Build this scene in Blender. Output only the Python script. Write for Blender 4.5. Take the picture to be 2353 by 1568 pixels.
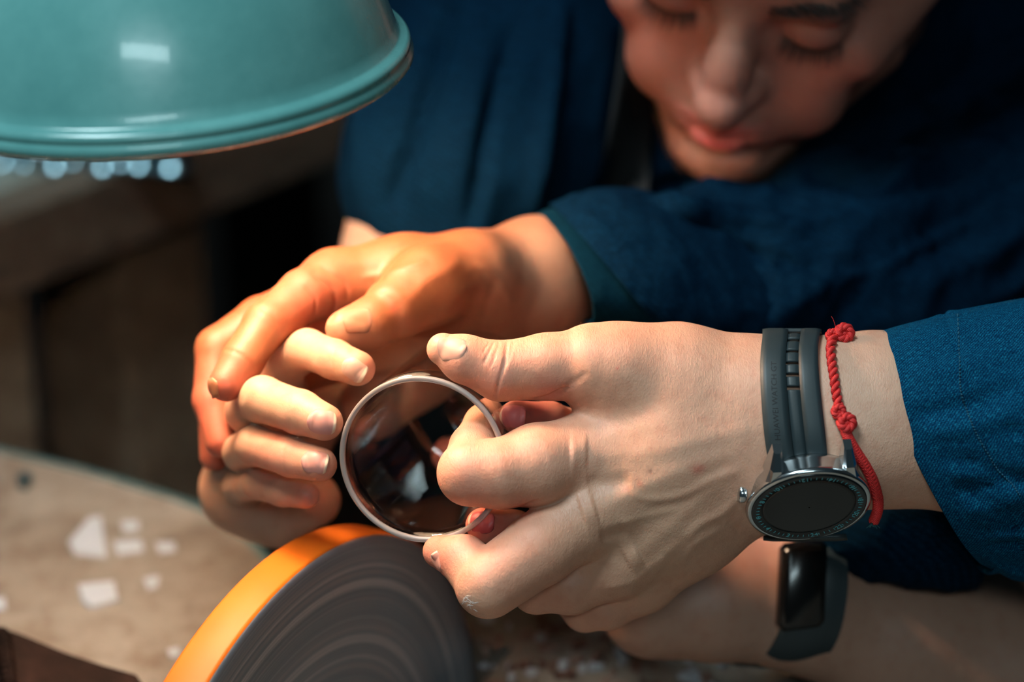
import bpy, math, random
import numpy as np
from mathutils import Vector, Matrix
from mathutils.bvhtree import BVHTree

# ------------------------------------------------------------------ clear
for o in list(bpy.data.objects):
    bpy.data.objects.remove(o)
SC = bpy.context.scene
COL = SC.collection
VOX = 1.0          # voxel multiplier for the body surfaces

# ------------------------------------------------------------------ camera
PITCH = math.radians(25.0)
FOC = np.array([0.0, 0.0, 1.0])            # point in focus, metres
D0 = 880.0                                 # its distance, mm
FPX = 85.0 / 36.0 * 2353.0
cp, sp = math.cos(PITCH), math.sin(PITCH)
AX = np.array([[1, 0, 0], [0, sp, -cp], [0, cp, sp]], float)   # columns: right, up, towards the camera


def W(v):
    """local frame around the focus point (mm; x right, y up, z towards the camera) -> world metres"""
    v = np.asarray(v, float)
    return FOC + (v @ AX.T) / 1000.0


def C(px, py, d=0.0):
    """point seen at photo pixel (px, py), d mm beyond the focus distance -> local frame mm"""
    D = D0 + d
    return np.array([(px - 1176.5) / FPX * D, (784.0 - py) / FPX * D, -d])


def S(r, d=0.0):
    return r * (D0 + d) / FPX


cam_d = bpy.data.cameras.new('camera')
cam = bpy.data.objects.new('camera', cam_d)
COL.objects.link(cam)
cam_d.lens = 85.0
cam_d.sensor_width = 36.0
cam_d.clip_start = 0.02
cam.location = Vector(W([0, 0, D0]))
cam.rotation_euler = (math.pi / 2 - PITCH, 0, 0)
cam_d.dof.use_dof = True
cam_d.dof.focus_distance = (D0 - 3.0) / 1000.0
cam_d.dof.aperture_fstop = 4.2
SC.camera = cam

# ------------------------------------------------------------------ world, lights, exposure
w = bpy.data.worlds.new('world')
SC.world = w
w.use_nodes = True
w.node_tree.nodes['Background'].inputs[0].default_value = (0.35, 0.62, 0.75, 1)
w.node_tree.nodes['Background'].inputs[1].default_value = 0.035


def area_light(name, loc, target, size, size_y, power, color):
    l = bpy.data.lights.new(name, 'AREA')
    l.shape = 'RECTANGLE'
    l.size, l.size_y = size, size_y
    l.energy = power
    l.color = color
    o = bpy.data.objects.new(name, l)
    COL.objects.link(o)
    o.location = loc
    o.rotation_euler = (Vector(target) - Vector(loc)).to_track_quat('-Z', 'Y').to_euler()
    return o


# daylight through the workshop window, high behind the camera on the left
area_light('window_light', (-0.75, -0.55, 3.15), (0.05, 0.05, 1.0), 0.8, 0.5, 56, (0.72, 0.93, 1.0))
# a lower window pane further back, the one mirrored in the lamp shade
area_light('distant_window_light', (0.05, -1.75, 2.12), (0.05, 0.05, 1.0), 0.75, 0.15, 8.0, (0.72, 0.95, 1.0))
SC.view_settings.view_transform = 'Standard'
SC.view_settings.look = 'None'
SC.view_settings.gamma = 1.0
SC.view_settings.use_curve_mapping = False
SC.view_settings.exposure = 0.0
BULB_POWER = 310.0

# ------------------------------------------------------------------ object helpers


def tag(o, label=None, cat=None, group=None, kind=None):
    if label: o['label'] = label
    if cat: o['category'] = cat
    if group: o['group'] = group
    if kind: o['kind'] = kind
    return o


def empty(name, v, label=None, cat=None, group=None):
    o = bpy.data.objects.new(name, None)
    COL.objects.link(o)
    o.empty_display_size = 0.02
    o.location = Vector(W(v))
    o['base'] = list(W(v))
    return tag(o, label, cat, group)


def make(name, verts, faces, mat, parent=None, smooth=True, local=True, color=None, uv=None, base=None):
    """verts: in the local mm frame (local=True) or world metres."""
    V = W(verts) if local else np.asarray(verts, float)
    root = parent
    off = np.zeros(3)
    p = parent
    while p is not None:
        if 'base' in p.keys():
            off = np.array(p['base'])
            break
        p = p.parent
    if parent is None:
        off = V.mean(0) if base is None else np.array(base)
    V = V - off
    me = bpy.data.meshes.new(name)
    if isinstance(faces, np.ndarray):
        n, k = faces.shape
        me.vertices.add(len(V))
        me.vertices.foreach_set('co', V.astype(np.float32).ravel())
        me.loops.add(n * k)
        me.loops.foreach_set('vertex_index', faces.astype(np.int32).ravel())
        me.polygons.add(n)
        me.polygons.foreach_set('loop_start', np.arange(0, n * k, k, dtype=np.int32))
        me.update(calc_edges=True)
        me.validate()
    else:
        me.from_pydata([tuple(x) for x in V], [], faces)
    me.polygons.foreach_set('use_smooth', [smooth] * len(me.polygons))
    if mat is not None:
        for m in (mat if isinstance(mat, (list, tuple)) else [mat]):
            me.materials.append(m)
    if color is not None:
        a = me.color_attributes.new('tone', 'FLOAT_COLOR', 'POINT')
        c = np.ones((len(V), 4), np.float32)
        c[:, :3] = color
        a.data.foreach_set('color', c.ravel())
    if uv is not None:
        l = me.uv_layers.new(name='uv')
        idx = np.empty(len(me.loops), np.int32)
        me.loops.foreach_get('vertex_index', idx)
        l.data.foreach_set('uv', np.asarray(uv, np.float32)[idx].ravel())
    o = bpy.data.objects.new(name, me)
    COL.objects.link(o)
    if parent is not None:
        o.parent = parent
    else:
        o.location = Vector(off)
        o['base'] = list(off)
    return o


class MB:
    """collects shapes; build() links them as one mesh"""
    def __init__(s): s.v, s.f, s.n = [], [], 0

    def add(s, v, f):
        v = np.asarray(v, float)
        s.v.append(v)
        s.f += [tuple(int(i) + s.n for i in q) for q in f]
        s.n += len(v)
        return s

    def build(s, name, mat, parent=None, smooth=True, **k):
        return make(name, np.concatenate(s.v), s.f, mat, parent, smooth, **k)


def frame(d):
    d = np.asarray(d, float); d = d / np.linalg.norm(d)
    a = np.array([0, 0, 1.0]) if abs(d[2]) < .9 else np.array([1.0, 0, 0])
    u = np.cross(a, d); u /= np.linalg.norm(u)
    return u, np.cross(d, u), d


def tube(pts, r, n=10, cap=True, closed=False):
    pts = np.asarray(pts, float)
    m = len(pts)
    r = np.broadcast_to(np.asarray(r, float), (m,))
    if closed:
        T = np.roll(pts, -1, 0) - np.roll(pts, 1, 0)
    else:
        T = np.gradient(pts, axis=0)
    u, v, _ = frame(T[0])
    V = []
    for i in range(m):
        t = T[i] / (np.linalg.norm(T[i]) + 1e-9)
        u = u - t * u.dot(t); u /= np.linalg.norm(u)
        v = np.cross(t, u)
        for k in range(n):
            a = 2 * math.pi * k / n
            V.append(pts[i] + r[i] * (math.cos(a) * u + math.sin(a) * v))
    F = []
    for i in range(m if closed else m - 1):
        j = (i + 1) % m
        for k in range(n):
            l = (k + 1) % n
            F.append((i * n + k, i * n + l, j * n + l, j * n + k))
    if cap and not closed:
        F.append(tuple(range(n))[::-1])
        F.append(tuple((m - 1) * n + k for k in range(n)))
    return V, F


def box(c, ex, ey, ez, bev=0.0):
    """box with half-extent vectors ex, ey, ez; optional chamfer (fraction)"""
    c, ex, ey, ez = (np.asarray(q, float) for q in (c, ex, ey, ez))
    if bev <= 0:
        V = [c + a * ex + b * ey + g * ez for g in (-1, 1) for b in (-1, 1) for a in (-1, 1)]
        F = [(0, 2, 3, 1), (4, 5, 7, 6), (0, 1, 5, 4), (2, 6, 7, 3), (0, 4, 6, 2), (1, 3, 7, 5)]
        return V, F
    lx, ly, lz = (np.linalg.norm(q) for q in (ex, ey, ez))
    b = bev
    kx, ky, kz = 1 - b / lx, 1 - b / ly, 1 - b / lz
    ring = [(-kx, -1), (kx, -1), (1, -ky), (1, ky), (kx, 1), (-kx, 1), (-1, ky), (-1, -ky)]
    V = []
    for z, s in ((-1, (kx, ky)), (-kz, (1, 1)), (kz, (1, 1)), (1, (kx, ky))):
        for a, q in ring:
            V.append(c + a * s[0] * ex + q * s[1] * ey + z * ez)
    F = []
    for i in range(3):
        for k in range(8):
            l = (k + 1) % 8
            F.append((i * 8 + k, i * 8 + l, i * 8 + 8 + l, i * 8 + 8 + k))
    F.append(tuple(range(8))[::-1]); F.append(tuple(24 + k for k in range(8)))
    return V, F


def lathe(c, axis, prof, n=64, u0=None, close=False):
    """prof: list of (radius, height along axis)"""
    u, v, d = frame(axis)
    V = []
    for r, h in prof:
        for k in range(n):
            a = 2 * math.pi * k / n
            V.append(np.asarray(c) + d * h + r * (math.cos(a) * u + math.sin(a) * v))
    F = []
    m = len(prof)
    for i in range(m if close else m - 1):
        j = (i + 1) % m
        for k in range(n):
            l = (k + 1) % n
            F.append((i * n + k, i * n + l, j * n + l, j * n + k))
    return V, F


def spline(pts, n):
    """Catmull-Rom through the points (any dimension), n samples"""
    P = np.asarray(pts, float)
    P = np.vstack([2 * P[0] - P[1], P, 2 * P[-1] - P[-2]])
    m = len(P) - 3
    out = []
    for t in np.linspace(0, m - 1e-6, n):
        i = int(t); f = t - i
        a, b, c, d = P[i:i + 4]
        out.append(.5 * ((2 * b) + (c - a) * f + (2 * a - 5 * b + 4 * c - d) * f * f + (3 * b - a - 3 * c + d) * f ** 3))
    return np.array(out)


# smooth value noise on numpy arrays
_rng = np.random.RandomState(5)
_NT = _rng.rand(32, 32, 32).astype(np.float32)


def vnoise(P):
    P = np.asarray(P, float)
    i = np.floor(P).astype(int)
    f = P - i
    f = f * f * (3 - 2 * f)
    r = 0
    for dx in (0, 1):
        for dy in (0, 1):
            for dz in (0, 1):
                wt = (f[:, 0] if dx else 1 - f[:, 0]) * (f[:, 1] if dy else 1 - f[:, 1]) * (f[:, 2] if dz else 1 - f[:, 2])
                r = r + wt * _NT[(i[:, 0] + dx) % 32, (i[:, 1] + dy) % 32, (i[:, 2] + dz) % 32]
    return r


def ridged(P, oct=3):
    r, a, s = 0, 1.0, 0
    for _ in range(oct):
        r = r + a * (1 - np.abs(2 * vnoise(P) - 1))
        s += a; a *= .5; P = P * 2.03 + 7.1
    return r / s


# ------------------------------------------------------------------ implicit bodies (signed distance grid + surface nets)


def smin(a, b, k):
    if k <= 0: return np.minimum(a, b)
    h = np.maximum(k - np.abs(a - b), 0) / k
    return np.minimum(a, b) - h * h * k * .25


def smax(a, b, k): return -smin(-a, -b, k)


class Grid:
    def __init__(s, lo, hi, h):
        s.h = h * VOX
        s.lo = np.asarray(lo, float)
        n = np.ceil((np.asarray(hi, float) - s.lo) / s.h).astype(int) + 1
        s.n = n
        s.ax = [(s.lo[i] + s.h * np.arange(n[i])).astype(np.float32) for i in range(3)]

    def new(s): return np.full(tuple(s.n), 30.0, np.float32)

    def sub(s, lo, hi):
        sl = []
        for i in range(3):
            a = int(np.clip(math.floor((lo[i] - s.lo[i]) / s.h), 0, s.n[i]))
            b = int(np.clip(math.ceil((hi[i] - s.lo[i]) / s.h) + 1, 0, s.n[i]))
            sl.append(slice(a, b))
        return tuple(sl)

    def pts(s, sl):
        return (s.ax[0][sl[0]][:, None, None], s.ax[1][sl[1]][None, :, None], s.ax[2][sl[2]][None, None, :])

    def cone(s, D, a, b, ra, rb, k=0.0, op=None, sq=None):
        """blend a tapered capsule into D; sq=(axis vector, factor) squashes the section"""
        a, b = np.asarray(a, float), np.asarray(b, float)
        R = max(ra, rb) * (1 if sq is None else 1) + k + 5
        sl = s.sub(np.minimum(a, b) - R, np.maximum(a, b) + R)
        X, Y, Z = s.pts(sl)
        if X.size == 0 or Y.size == 0 or Z.size == 0: return D
        x, y, z = X - a[0], Y - a[1], Z - a[2]
        ba = b - a
        L = max(float(ba @ ba), 1e-6)
        t = np.clip((x * ba[0] + y * ba[1] + z * ba[2]) / L, 0, 1)
        x = x - t * ba[0]; y = y - t * ba[1]; z = z - t * ba[2]
        if sq is not None:
            n, f = np.asarray(sq[0], float), sq[1]
            n = n / np.linalg.norm(n)
            q = (x * n[0] + y * n[1] + z * n[2]) * (1 / f - 1)
            x = x + q * n[0]; y = y + q * n[1]; z = z + q * n[2]
        d = np.sqrt(x * x + y * y + z * z) - (ra + (rb - ra) * t)
        if op == 'cut':
            D[sl] = smax(D[sl], -d, k)
        else:
            D[sl] = smin(D[sl], d, k)
        return D

    def ell(s, D, c, r, k=0.0, op=None, B=None):
        c = np.asarray(c, float); r = np.asarray(r, float)
        R = r.max() + k + 4
        sl = s.sub(c - R, c + R)
        X, Y, Z = s.pts(sl)
        if X.size == 0 or Y.size == 0 or Z.size == 0: return D
        x, y, z = X - c[0], Y - c[1], Z - c[2]
        if B is not None:
            x, y, z = (x * B[i][0] + y * B[i][1] + z * B[i][2] for i in range(3))
        else:
            x, y, z = x + 0 * y + 0 * z, y + 0 * x + 0 * z, z + 0 * x + 0 * y
        k0 = np.sqrt((x / r[0]) ** 2 + (y / r[1]) ** 2 + (z / r[2]) ** 2) + 1e-6
        k1 = np.sqrt((x / r[0] ** 2) ** 2 + (y / r[1] ** 2) ** 2 + (z / r[2] ** 2) ** 2) + 1e-9
        d = k0 * (k0 - 1) / k1
        if op == 'cut':
            D[sl] = smax(D[sl], -d, k)
        else:
            D[sl] = smin(D[sl], d, k)
        return D

    def chain(s, D, pts, k=1.5, **kw):
        """pts: (px, py, d, r_px) joints"""
        Q = [(C(p[0], p[1], p[2]), S(p[3], p[2])) for p in pts]
        for (a, ra), (b, rb) in zip(Q[:-1], Q[1:]):
            s.cone(D, a, b, ra, rb, k, **kw)
        return D

    def mesh(s, D):
        for i in range(3):
            D[tuple(0 if j == i else slice(None) for j in range(3))] = 5
            D[tuple(-1 if j == i else slice(None) for j in range(3))] = 5
        ins = D < 0
        c = np.zeros(tuple(s.n - 1), np.int8)
        for dx in (0, 1):
            for dy in (0, 1):
                for dz in (0, 1):
                    c += ins[dx:s.n[0] - 1 + dx, dy:s.n[1] - 1 + dy, dz:s.n[2] - 1 + dz]
        act = (c > 0) & (c < 8)
        I = np.argwhere(act)
        idx = np.full(act.shape, -1, np.int32)
        idx[act] = np.arange(len(I))
        cv = {}
        for dx in (0, 1):
            for dy in (0, 1):
                for dz in (0, 1):
                    cv[dx, dy, dz] = D[I[:, 0] + dx, I[:, 1] + dy, I[:, 2] + dz].astype(float)
        acc = np.zeros((len(I), 3)); cnt = np.zeros(len(I))
        for ax in range(3):
            o = [i for i in range(3) if i != ax]
            for p in (0, 1):
                for q in (0, 1):
                    k0 = [0, 0, 0]; k0[o[0]] = p; k0[o[1]] = q
                    k1 = list(k0); k1[ax] = 1
                    a, b = cv[tuple(k0)], cv[tuple(k1)]
                    m = (a < 0) != (b < 0)
                    t = np.where(m, a / np.where(m, a - b, 1), 0)
                    P = np.array(k0, float)[None, :].repeat(len(I), 0)
                    P[:, ax] = t
                    acc += P * m[:, None]; cnt += m
        V = s.lo + s.h * (I + acc / cnt[:, None])
        F = []
        for ax in range(3):
            o = [i for i in range(3) if i != ax]
            a = ins[tuple(slice(0, -1) if i == ax else slice(1, -1) for i in range(3))]
            b = ins[tuple(slice(1, None) if i == ax else slice(1, -1) for i in range(3))]
            E = np.argwhere(a != b)
            for i in o: E[:, i] += 1
            if not len(E): continue
            inside_first = ins[E[:, 0], E[:, 1], E[:, 2]]
            e = []
            for p, q in ((0, 0), (1, 0), (1, 1), (0, 1)):
                G = E.copy()
                G[:, o[0]] -= 1 - p; G[:, o[1]] -= 1 - q
                e.append(idx[G[:, 0], G[:, 1], G[:, 2]])
            Q = np.stack(e, 1)
            flip = inside_first if ax != 1 else ~inside_first
            Q[~flip] = Q[~flip][:, ::-1]
            F.append(Q)
        F = np.concatenate(F)
        return V, F


def vnormals(V, F):
    a, b, c = V[F[:, 0]], V[F[:, 1]], V[F[:, 2]]
    d = V[F[:, 3]]
    n = np.cross(c - a, d - b)
    N = np.zeros_like(V)
    for k in range(4):
        for i in range(3):
            N[:, i] += np.bincount(F[:, k], n[:, i], len(V))
    return N / (np.linalg.norm(N, axis=1, keepdims=True) + 1e-9)


def smooth_mesh(V, F, it=1, f=.5):
    for _ in range(it):
        A = np.zeros_like(V); n = np.zeros(len(V))
        for k in range(4):
            i, j = F[:, k], F[:, (k + 1) % 4]
            for q in range(3):
                A[:, q] += np.bincount(i, V[j, q], len(V)) + np.bincount(j, V[i, q], len(V))
            n += np.bincount(i, minlength=len(V)) + np.bincount(j, minlength=len(V))
        V = V * (1 - f) + f * A / n[:, None]
    return V


def pix(V):
    D = D0 - V[:, 2]
    return 1176.5 + V[:, 0] / D * FPX, 784.0 - V[:, 1] / D * FPX


def relief(V, N, lines, facing=0.0):
    """raise (h>0) or crease (h<0) the surface along lines [(pts_px, width_px, h_mm, (dmin,dmax))] on the side they are on"""
    x, y = pix(V)
    out = np.zeros(len(V))
    ok = N[:, 2] > facing
    for L in lines:
        pts, wd, h = L[0], L[1], L[2]
        rng = L[3] if len(L) > 3 else (-200, 60)
        P = np.asarray(pts, float)
        if len(P) > 2: P = spline(P, 4 * len(P))
        bb = (x > P[:, 0].min() - 3 * wd) & (x < P[:, 0].max() + 3 * wd) & (y > P[:, 1].min() - 3 * wd) & (y < P[:, 1].max() + 3 * wd)
        bb &= ok & (-V[:, 2] > rng[0]) & (-V[:, 2] < rng[1])
        I = np.nonzero(bb)[0]
        if not len(I): continue
        best = np.full(len(I), 1e9); tb = np.zeros(len(I))
        m = len(P) - 1
        for i in range(m):
            a, b = P[i], P[i + 1]
            ba = b - a
            t = np.clip(((x[I] - a[0]) * ba[0] + (y[I] - a[1]) * ba[1]) / (ba @ ba + 1e-9), 0, 1)
            d = np.hypot(x[I] - a[0] - t * ba[0], y[I] - a[1] - t * ba[1])
            u = d < best
            best[u] = d[u]; tb[u] = ((i + t) / m)[u]
        fade = np.clip(np.minimum(tb, 1 - tb) * 5, 0, 1) ** .5 if m > 0 else 1
        out[I] += h * np.exp(-(best / wd) ** 2 * 2) * fade * np.clip(N[I, 2] * 2.5, 0, 1)
    return V + N * out[:, None]


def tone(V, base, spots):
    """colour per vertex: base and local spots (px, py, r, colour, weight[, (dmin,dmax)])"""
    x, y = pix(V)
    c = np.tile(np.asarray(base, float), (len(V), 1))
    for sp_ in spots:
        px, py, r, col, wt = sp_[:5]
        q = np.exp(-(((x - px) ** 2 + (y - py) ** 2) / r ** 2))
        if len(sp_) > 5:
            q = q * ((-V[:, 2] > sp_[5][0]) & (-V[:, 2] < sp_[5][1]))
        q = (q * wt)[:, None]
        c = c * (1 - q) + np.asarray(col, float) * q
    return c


def bvh(V, F): return BVHTree.FromPolygons([Vector(v) for v in V], [tuple(int(i) for i in f) for f in F])


def cast(B, px, py, far=False):
    o = Vector((0, 0, D0))
    d = (Vector(C(px, py, 0)) - o).normalized()
    h = B.ray_cast(o, d)
    return (np.array(h[0]), np.array(h[1])) if h[0] is not None else (None, None)
# ------------------------------------------------------------------ materials


def mat(name, color=(.5, .5, .5), rough=.5, metal=0.0, **k):
    m = bpy.data.materials.new(name)
    m.use_nodes = True
    b = m.node_tree.nodes['Principled BSDF']
    b.inputs['Base Color'].default_value = (*color, 1)
    b.inputs['Roughness'].default_value = rough
    b.inputs['Metallic'].default_value = metal
    for q, v in k.items():
        b.inputs[q.replace('_', ' ')].default_value = v
    return m


class NT:
    def __init__(s, m): s.m = m; s.t = m.node_tree; s.b = s.t.nodes['Principled BSDF']

    def n(s, typ, **k):
        x = s.t.nodes.new(typ)
        for q, v in k.items():
            if q.startswith('i_'):
                q = q[2:]
                q = int(q) if q.isdigit() else q.replace('_', ' ')
                x.inputs[q].default_value = v
            else:
                setattr(x, q, v)
        return x

    def l(s, a, ai, b, bi): s.t.links.new(a.outputs[ai], b.inputs[bi]); return b

    def ramp(s, src, out, stops):
        r = s.t.nodes.new('ShaderNodeValToRGB')
        while len(r.color_ramp.elements) > 1: r.color_ramp.elements.remove(r.color_ramp.elements[0])
        r.color_ramp.elements[0].position = stops[0][0]
        r.color_ramp.elements[0].color = (*stops[0][1], 1)
        for p, c in stops[1:]:
            e = r.color_ramp.elements.new(p); e.color = (*c, 1)
        s.l(src, out, r, 0)
        return r

    def coord(s, scale=(1, 1, 1), rot=(0, 0, 0), out='Object'):
        c = s.n('ShaderNodeTexCoord')
        m = s.n('ShaderNodeMapping')
        m.inputs['Scale'].default_value = scale
        m.inputs['Rotation'].default_value = rot
        s.l(c, out, m, 0)
        return m

    def mix(s, blend, fac, a=None, b=None):
        x = s.n('ShaderNodeMix'); x.data_type = 'RGBA'; x.blend_type = blend
        x.inputs[0].default_value = fac
        if a is not None: s.t.links.new(a, x.inputs[6])
        if b is not None: s.t.links.new(b, x.inputs[7])
        return x

    def bump(s, src, strength, dist, prev=None):
        x = s.n('ShaderNodeBump')
        x.inputs['Strength'].default_value = strength
        x.inputs['Distance'].default_value = dist
        s.t.links.new(src, x.inputs['Height'])
        if prev is not None: s.l(prev, 0, x, 'Normal')
        return x


def skin_mat(name, fine=1.0, sss=.25, mottle=.35, rough=.5):
    m = mat(name, rough=rough)
    t = NT(m)
    a = t.n('ShaderNodeAttribute', attribute_name='tone')
    co = t.coord()
    n1 = t.n('ShaderNodeTexNoise', i_Scale=160.0, i_Detail=4.0, i_Roughness=.6)
    t.l(co, 0, n1, 0)
    r = t.ramp(n1, 0, [(.3, (.80, .62, .56)), (.5, (1, 1, 1)), (.72, (1.0, 1.06, 1.05))])
    mx = t.mix('MULTIPLY', mottle, a.outputs[0], r.outputs[0])
    # pores and small dark specks
    v = t.n('ShaderNodeTexVoronoi', i_Scale=620.0); t.l(co, 0, v, 0)
    r2 = t.ramp(v, 0, [(.0, (.80, .66, .60)), (.14, (1, 1, 1))])
    mx2 = t.mix('MULTIPLY', .45, mx.outputs[2], r2.outputs[0])
    t.t.links.new(mx2.outputs[2], t.b.inputs['Base Color'])
    # skin relief: fine rhombic lines
    v1 = t.n('ShaderNodeTexVoronoi', feature='SMOOTH_F1', i_Scale=1350.0); t.l(t.coord(scale=(1.0, .6, .8), rot=(.3, .2, .6)), 0, v1, 0)
    hs = []
    for rz, sc in ((.65, 1.0), (-.55, .85)):
        cc = t.coord(scale=(1100 * sc, 300 * sc, 600 * sc), rot=(.25, .1, rz))
        nn = t.n('ShaderNodeTexNoise', i_Scale=1.0, i_Detail=2.0, i_Roughness=.6, i_Distortion=.35); t.l(cc, 0, nn, 0)
        rr = t.ramp(nn, 0, [(.40, (1, 1, 1)), (.5, (.1, .1, .1)), (.60, (1, 1, 1))])
        hs.append(rr)
    mm = t.mix('MULTIPLY', 1.0, hs[0].outputs[0], hs[1].outputs[0])
    b0 = t.bump(v1.outputs[0], .30 * fine, .00025)
    b1 = t.bump(mm.outputs[2], .26 * fine, .00022, b0)
    n2 = t.n('ShaderNodeTexNoise', i_Scale=2200.0, i_Detail=3.0); t.l(co, 0, n2, 0)
    b2 = t.bump(n2.outputs[0], .25 * fine, .00012, b1)
    n3 = t.n('ShaderNodeTexNoise', i_Scale=110.0, i_Detail=2.0); t.l(co, 0, n3, 0)
    b3 = t.bump(n3.outputs[0], .35, .0012, b2)
    t.l(b3, 0, t.b, 'Normal')
    t.b.inputs['Subsurface Weight'].default_value = sss
    t.b.inputs['Subsurface Radius'].default_value = (1.0, .32, .18)
    t.b.inputs['Subsurface Scale'].default_value = .0035
    t.b.inputs['Specular IOR Level'].default_value = .45
    return m


M = {}
M['skin'] = skin_mat('skin')
M['skin_soft'] = skin_mat('skin_soft', fine=.35)
m = M['nail'] = mat('nail', rough=.42, Specular_IOR_Level=.35)
t = NT(m)
a = t.n('ShaderNodeAttribute', attribute_name='tone'); t.l(a, 0, t.b, 'Base Color')
t.b.inputs['Subsurface Weight'].default_value = .15
t.b.inputs['Subsurface Scale'].default_value = .002
t.b.inputs['Coat Weight'].default_value = .0


def cloth_mat(name, dark, mid, light, scale=1.0, uvmode=True, strength=1.0, thr=.0):
    m = mat(name, rough=.85)
    t = NT(m)
    co = t.coord(scale=(1, 1, 1), out='UV' if uvmode else 'Object')
    k = 1.0 if uvmode else 1000.0          # uv is in mm, object in m
    # diagonal twill
    w1 = t.n('ShaderNodeTexWave', wave_type='BANDS', bands_direction='DIAGONAL', i_Scale=.62 * k * scale * .5, i_Distortion=1.2, i_Detail=2.0)
    w1.inputs['Detail Scale'].default_value = 1.0
    t.l(co, 0, w1, 0)
    # slubs along the two thread directions
    ca = t.coord(scale=(.25 * k * scale, 2.2 * k * scale, 1 * k), out='UV' if uvmode else 'Object')
    na = t.n('ShaderNodeTexNoise', i_Scale=.9, i_Detail=4.0, i_Roughness=.65); t.l(ca, 0, na, 0)
    cb = t.coord(scale=(2.4 * k * scale, .35 * k * scale, 1 * k), out='UV' if uvmode else 'Object')
    nb = t.n('ShaderNodeTexNoise', i_Scale=.9, i_Detail=4.0, i_Roughness=.65); t.l(cb, 0, nb, 0)
    mm = t.n('ShaderNodeMath', operation='MULTIPLY'); t.l(na, 0, mm, 0); t.l(nb, 0, mm, 1)
    m2 = t.n('ShaderNodeMath', operation='MULTIPLY_ADD'); t.l(w1, 'Fac', m2, 0); m2.inputs[1].default_value = .10; t.l(mm, 0, m2, 2)
    r = t.ramp(m2, 0, [(.16 + thr, dark), (.31 + thr, mid), (.46 + thr, light)])
    t.l(r, 0, t.b, 'Base Color')
    b = t.bump(m2.outputs[0], .5 * strength, .0006)
    t.l(b, 0, t.b, 'Normal')
    t.b.inputs['Sheen Weight'].default_value = .0; t.b.inputs['Specular IOR Level'].default_value = .02
    t.b.inputs['Sheen Roughness'].default_value = .5
    return m


M['denim'] = cloth_mat('denim', (.001, .010, .030), (.002, .038, .092), (.009, .16, .26), 1.7)
M['shirt'] = cloth_mat('shirt', (.0006, .005, .013), (.001, .010, .025), (.0016, .019, .043), .5, uvmode=False, strength=.4)
M['shirt_teal'] = cloth_mat('shirt_teal', (.001, .010, .019), (.0015, .015, .027), (.002, .022, .038), .5, uvmode=False, strength=.4)
M['apron'] = mat('apron', (.004, .005, .006), .9)
M['stitch'] = mat('stitch', (.006, .075, .13), .9)

m = M['lamp_enamel'] = mat('lamp_enamel', (.05, .30, .28), .22)
t = NT(m)
co = t.coord()
n = t.n('ShaderNodeTexNoise', i_Scale=28.0, i_Detail=6.0, i_Roughness=.65); t.l(co, 0, n, 0)
r = t.ramp(n, 0, [(.3, (.09, .27, .26)), (.6, (.12, .325, .31)), (.8, (.145, .36, .34))])
v = t.n('ShaderNodeTexVoronoi', i_Scale=70.0); t.l(co, 0, v, 0)
r2 = t.ramp(v, 0, [(.0, (.25, .3, .3)), (.045, (1, 1, 1))])
mx = t.mix('MULTIPLY', .8, r.outputs[0], r2.outputs[0])
t.t.links.new(mx.outputs[2], t.b.inputs['Base Color'])
rr = t.n('ShaderNodeMapRange'); t.l(n, 0, rr, 0)
rr.inputs['To Min'].default_value = .12; rr.inputs['To Max'].default_value = .4
t.l(rr, 0, t.b, 'Roughness')
n2 = t.n('ShaderNodeTexNoise', i_Scale=60.0); t.l(co, 0, n2, 0)
t.l(t.bump(n2.outputs[0], .12, .002), 0, t.b, 'Normal')
t.b.inputs['Coat Weight'].default_value = .3
t.b.inputs['Coat Roughness'].default_value = .08

M['lamp_white'] = mat('lamp_white', (.75, .72, .66), .5)
M['brass'] = mat('brass', (.55, .4, .2), .3, 1.0)
m = M['bulb'] = mat('bulb', (.9, .8, .7), .3)
m.node_tree.nodes['Principled BSDF'].inputs['Emission Color'].default_value = (1.0, .68, .46, 1)
m.node_tree.nodes['Principled BSDF'].inputs['Emission Strength'].default_value = BULB_POWER

m = M['glass'] = mat('glass', (1, 1, 1), .0)
t = NT(m)
tr = t.n('ShaderNodeBsdfTransparent'); tr.inputs[0].default_value = (.985, .98, .975, 1)
gl = t.n('ShaderNodeBsdfGlossy'); gl.inputs['Roughness'].default_value = .02
lw = t.n('ShaderNodeLayerWeight'); lw.inputs[0].default_value = .5
pw = t.n('ShaderNodeMath', operation='POWER'); t.l(lw, 'Facing', pw, 0); pw.inputs[1].default_value = 3.6
fr = t.n('ShaderNodeMath', operation='MULTIPLY_ADD'); t.l(pw, 0, fr, 0); fr.inputs[1].default_value = .85; fr.inputs[2].default_value = .06
ms = t.n('ShaderNodeMixShader')
t.l(fr, 0, ms, 0); t.l(tr, 0, ms, 1); t.l(gl, 0, ms, 2)
t.l(ms, 0, t.t.nodes['Material Output'], 0)
M['ground_glass'] = mat('ground_glass', (.62, .55, .52), .28, Transmission_Weight=.6, IOR=1.45)


def wood_mat(name, c0, c1, c2, rough=.7, scale=(3, 30, 30), bump=.3):
    m = mat(name, rough=rough)
    t = NT(m)
    co = t.coord(scale=scale)
    n = t.n('ShaderNodeTexNoise', i_Scale=1.6, i_Detail=8.0, i_Roughness=.65, i_Distortion=.8); t.l(co, 0, n, 0)
    r = t.ramp(n, 0, [(.3, c0), (.5, c1), (.7, c2)])
    t.l(r, 0, t.b, 'Base Color')
    t.l(t.bump(n.outputs[0], bump, .003), 0, t.b, 'Normal')
    return m


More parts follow.
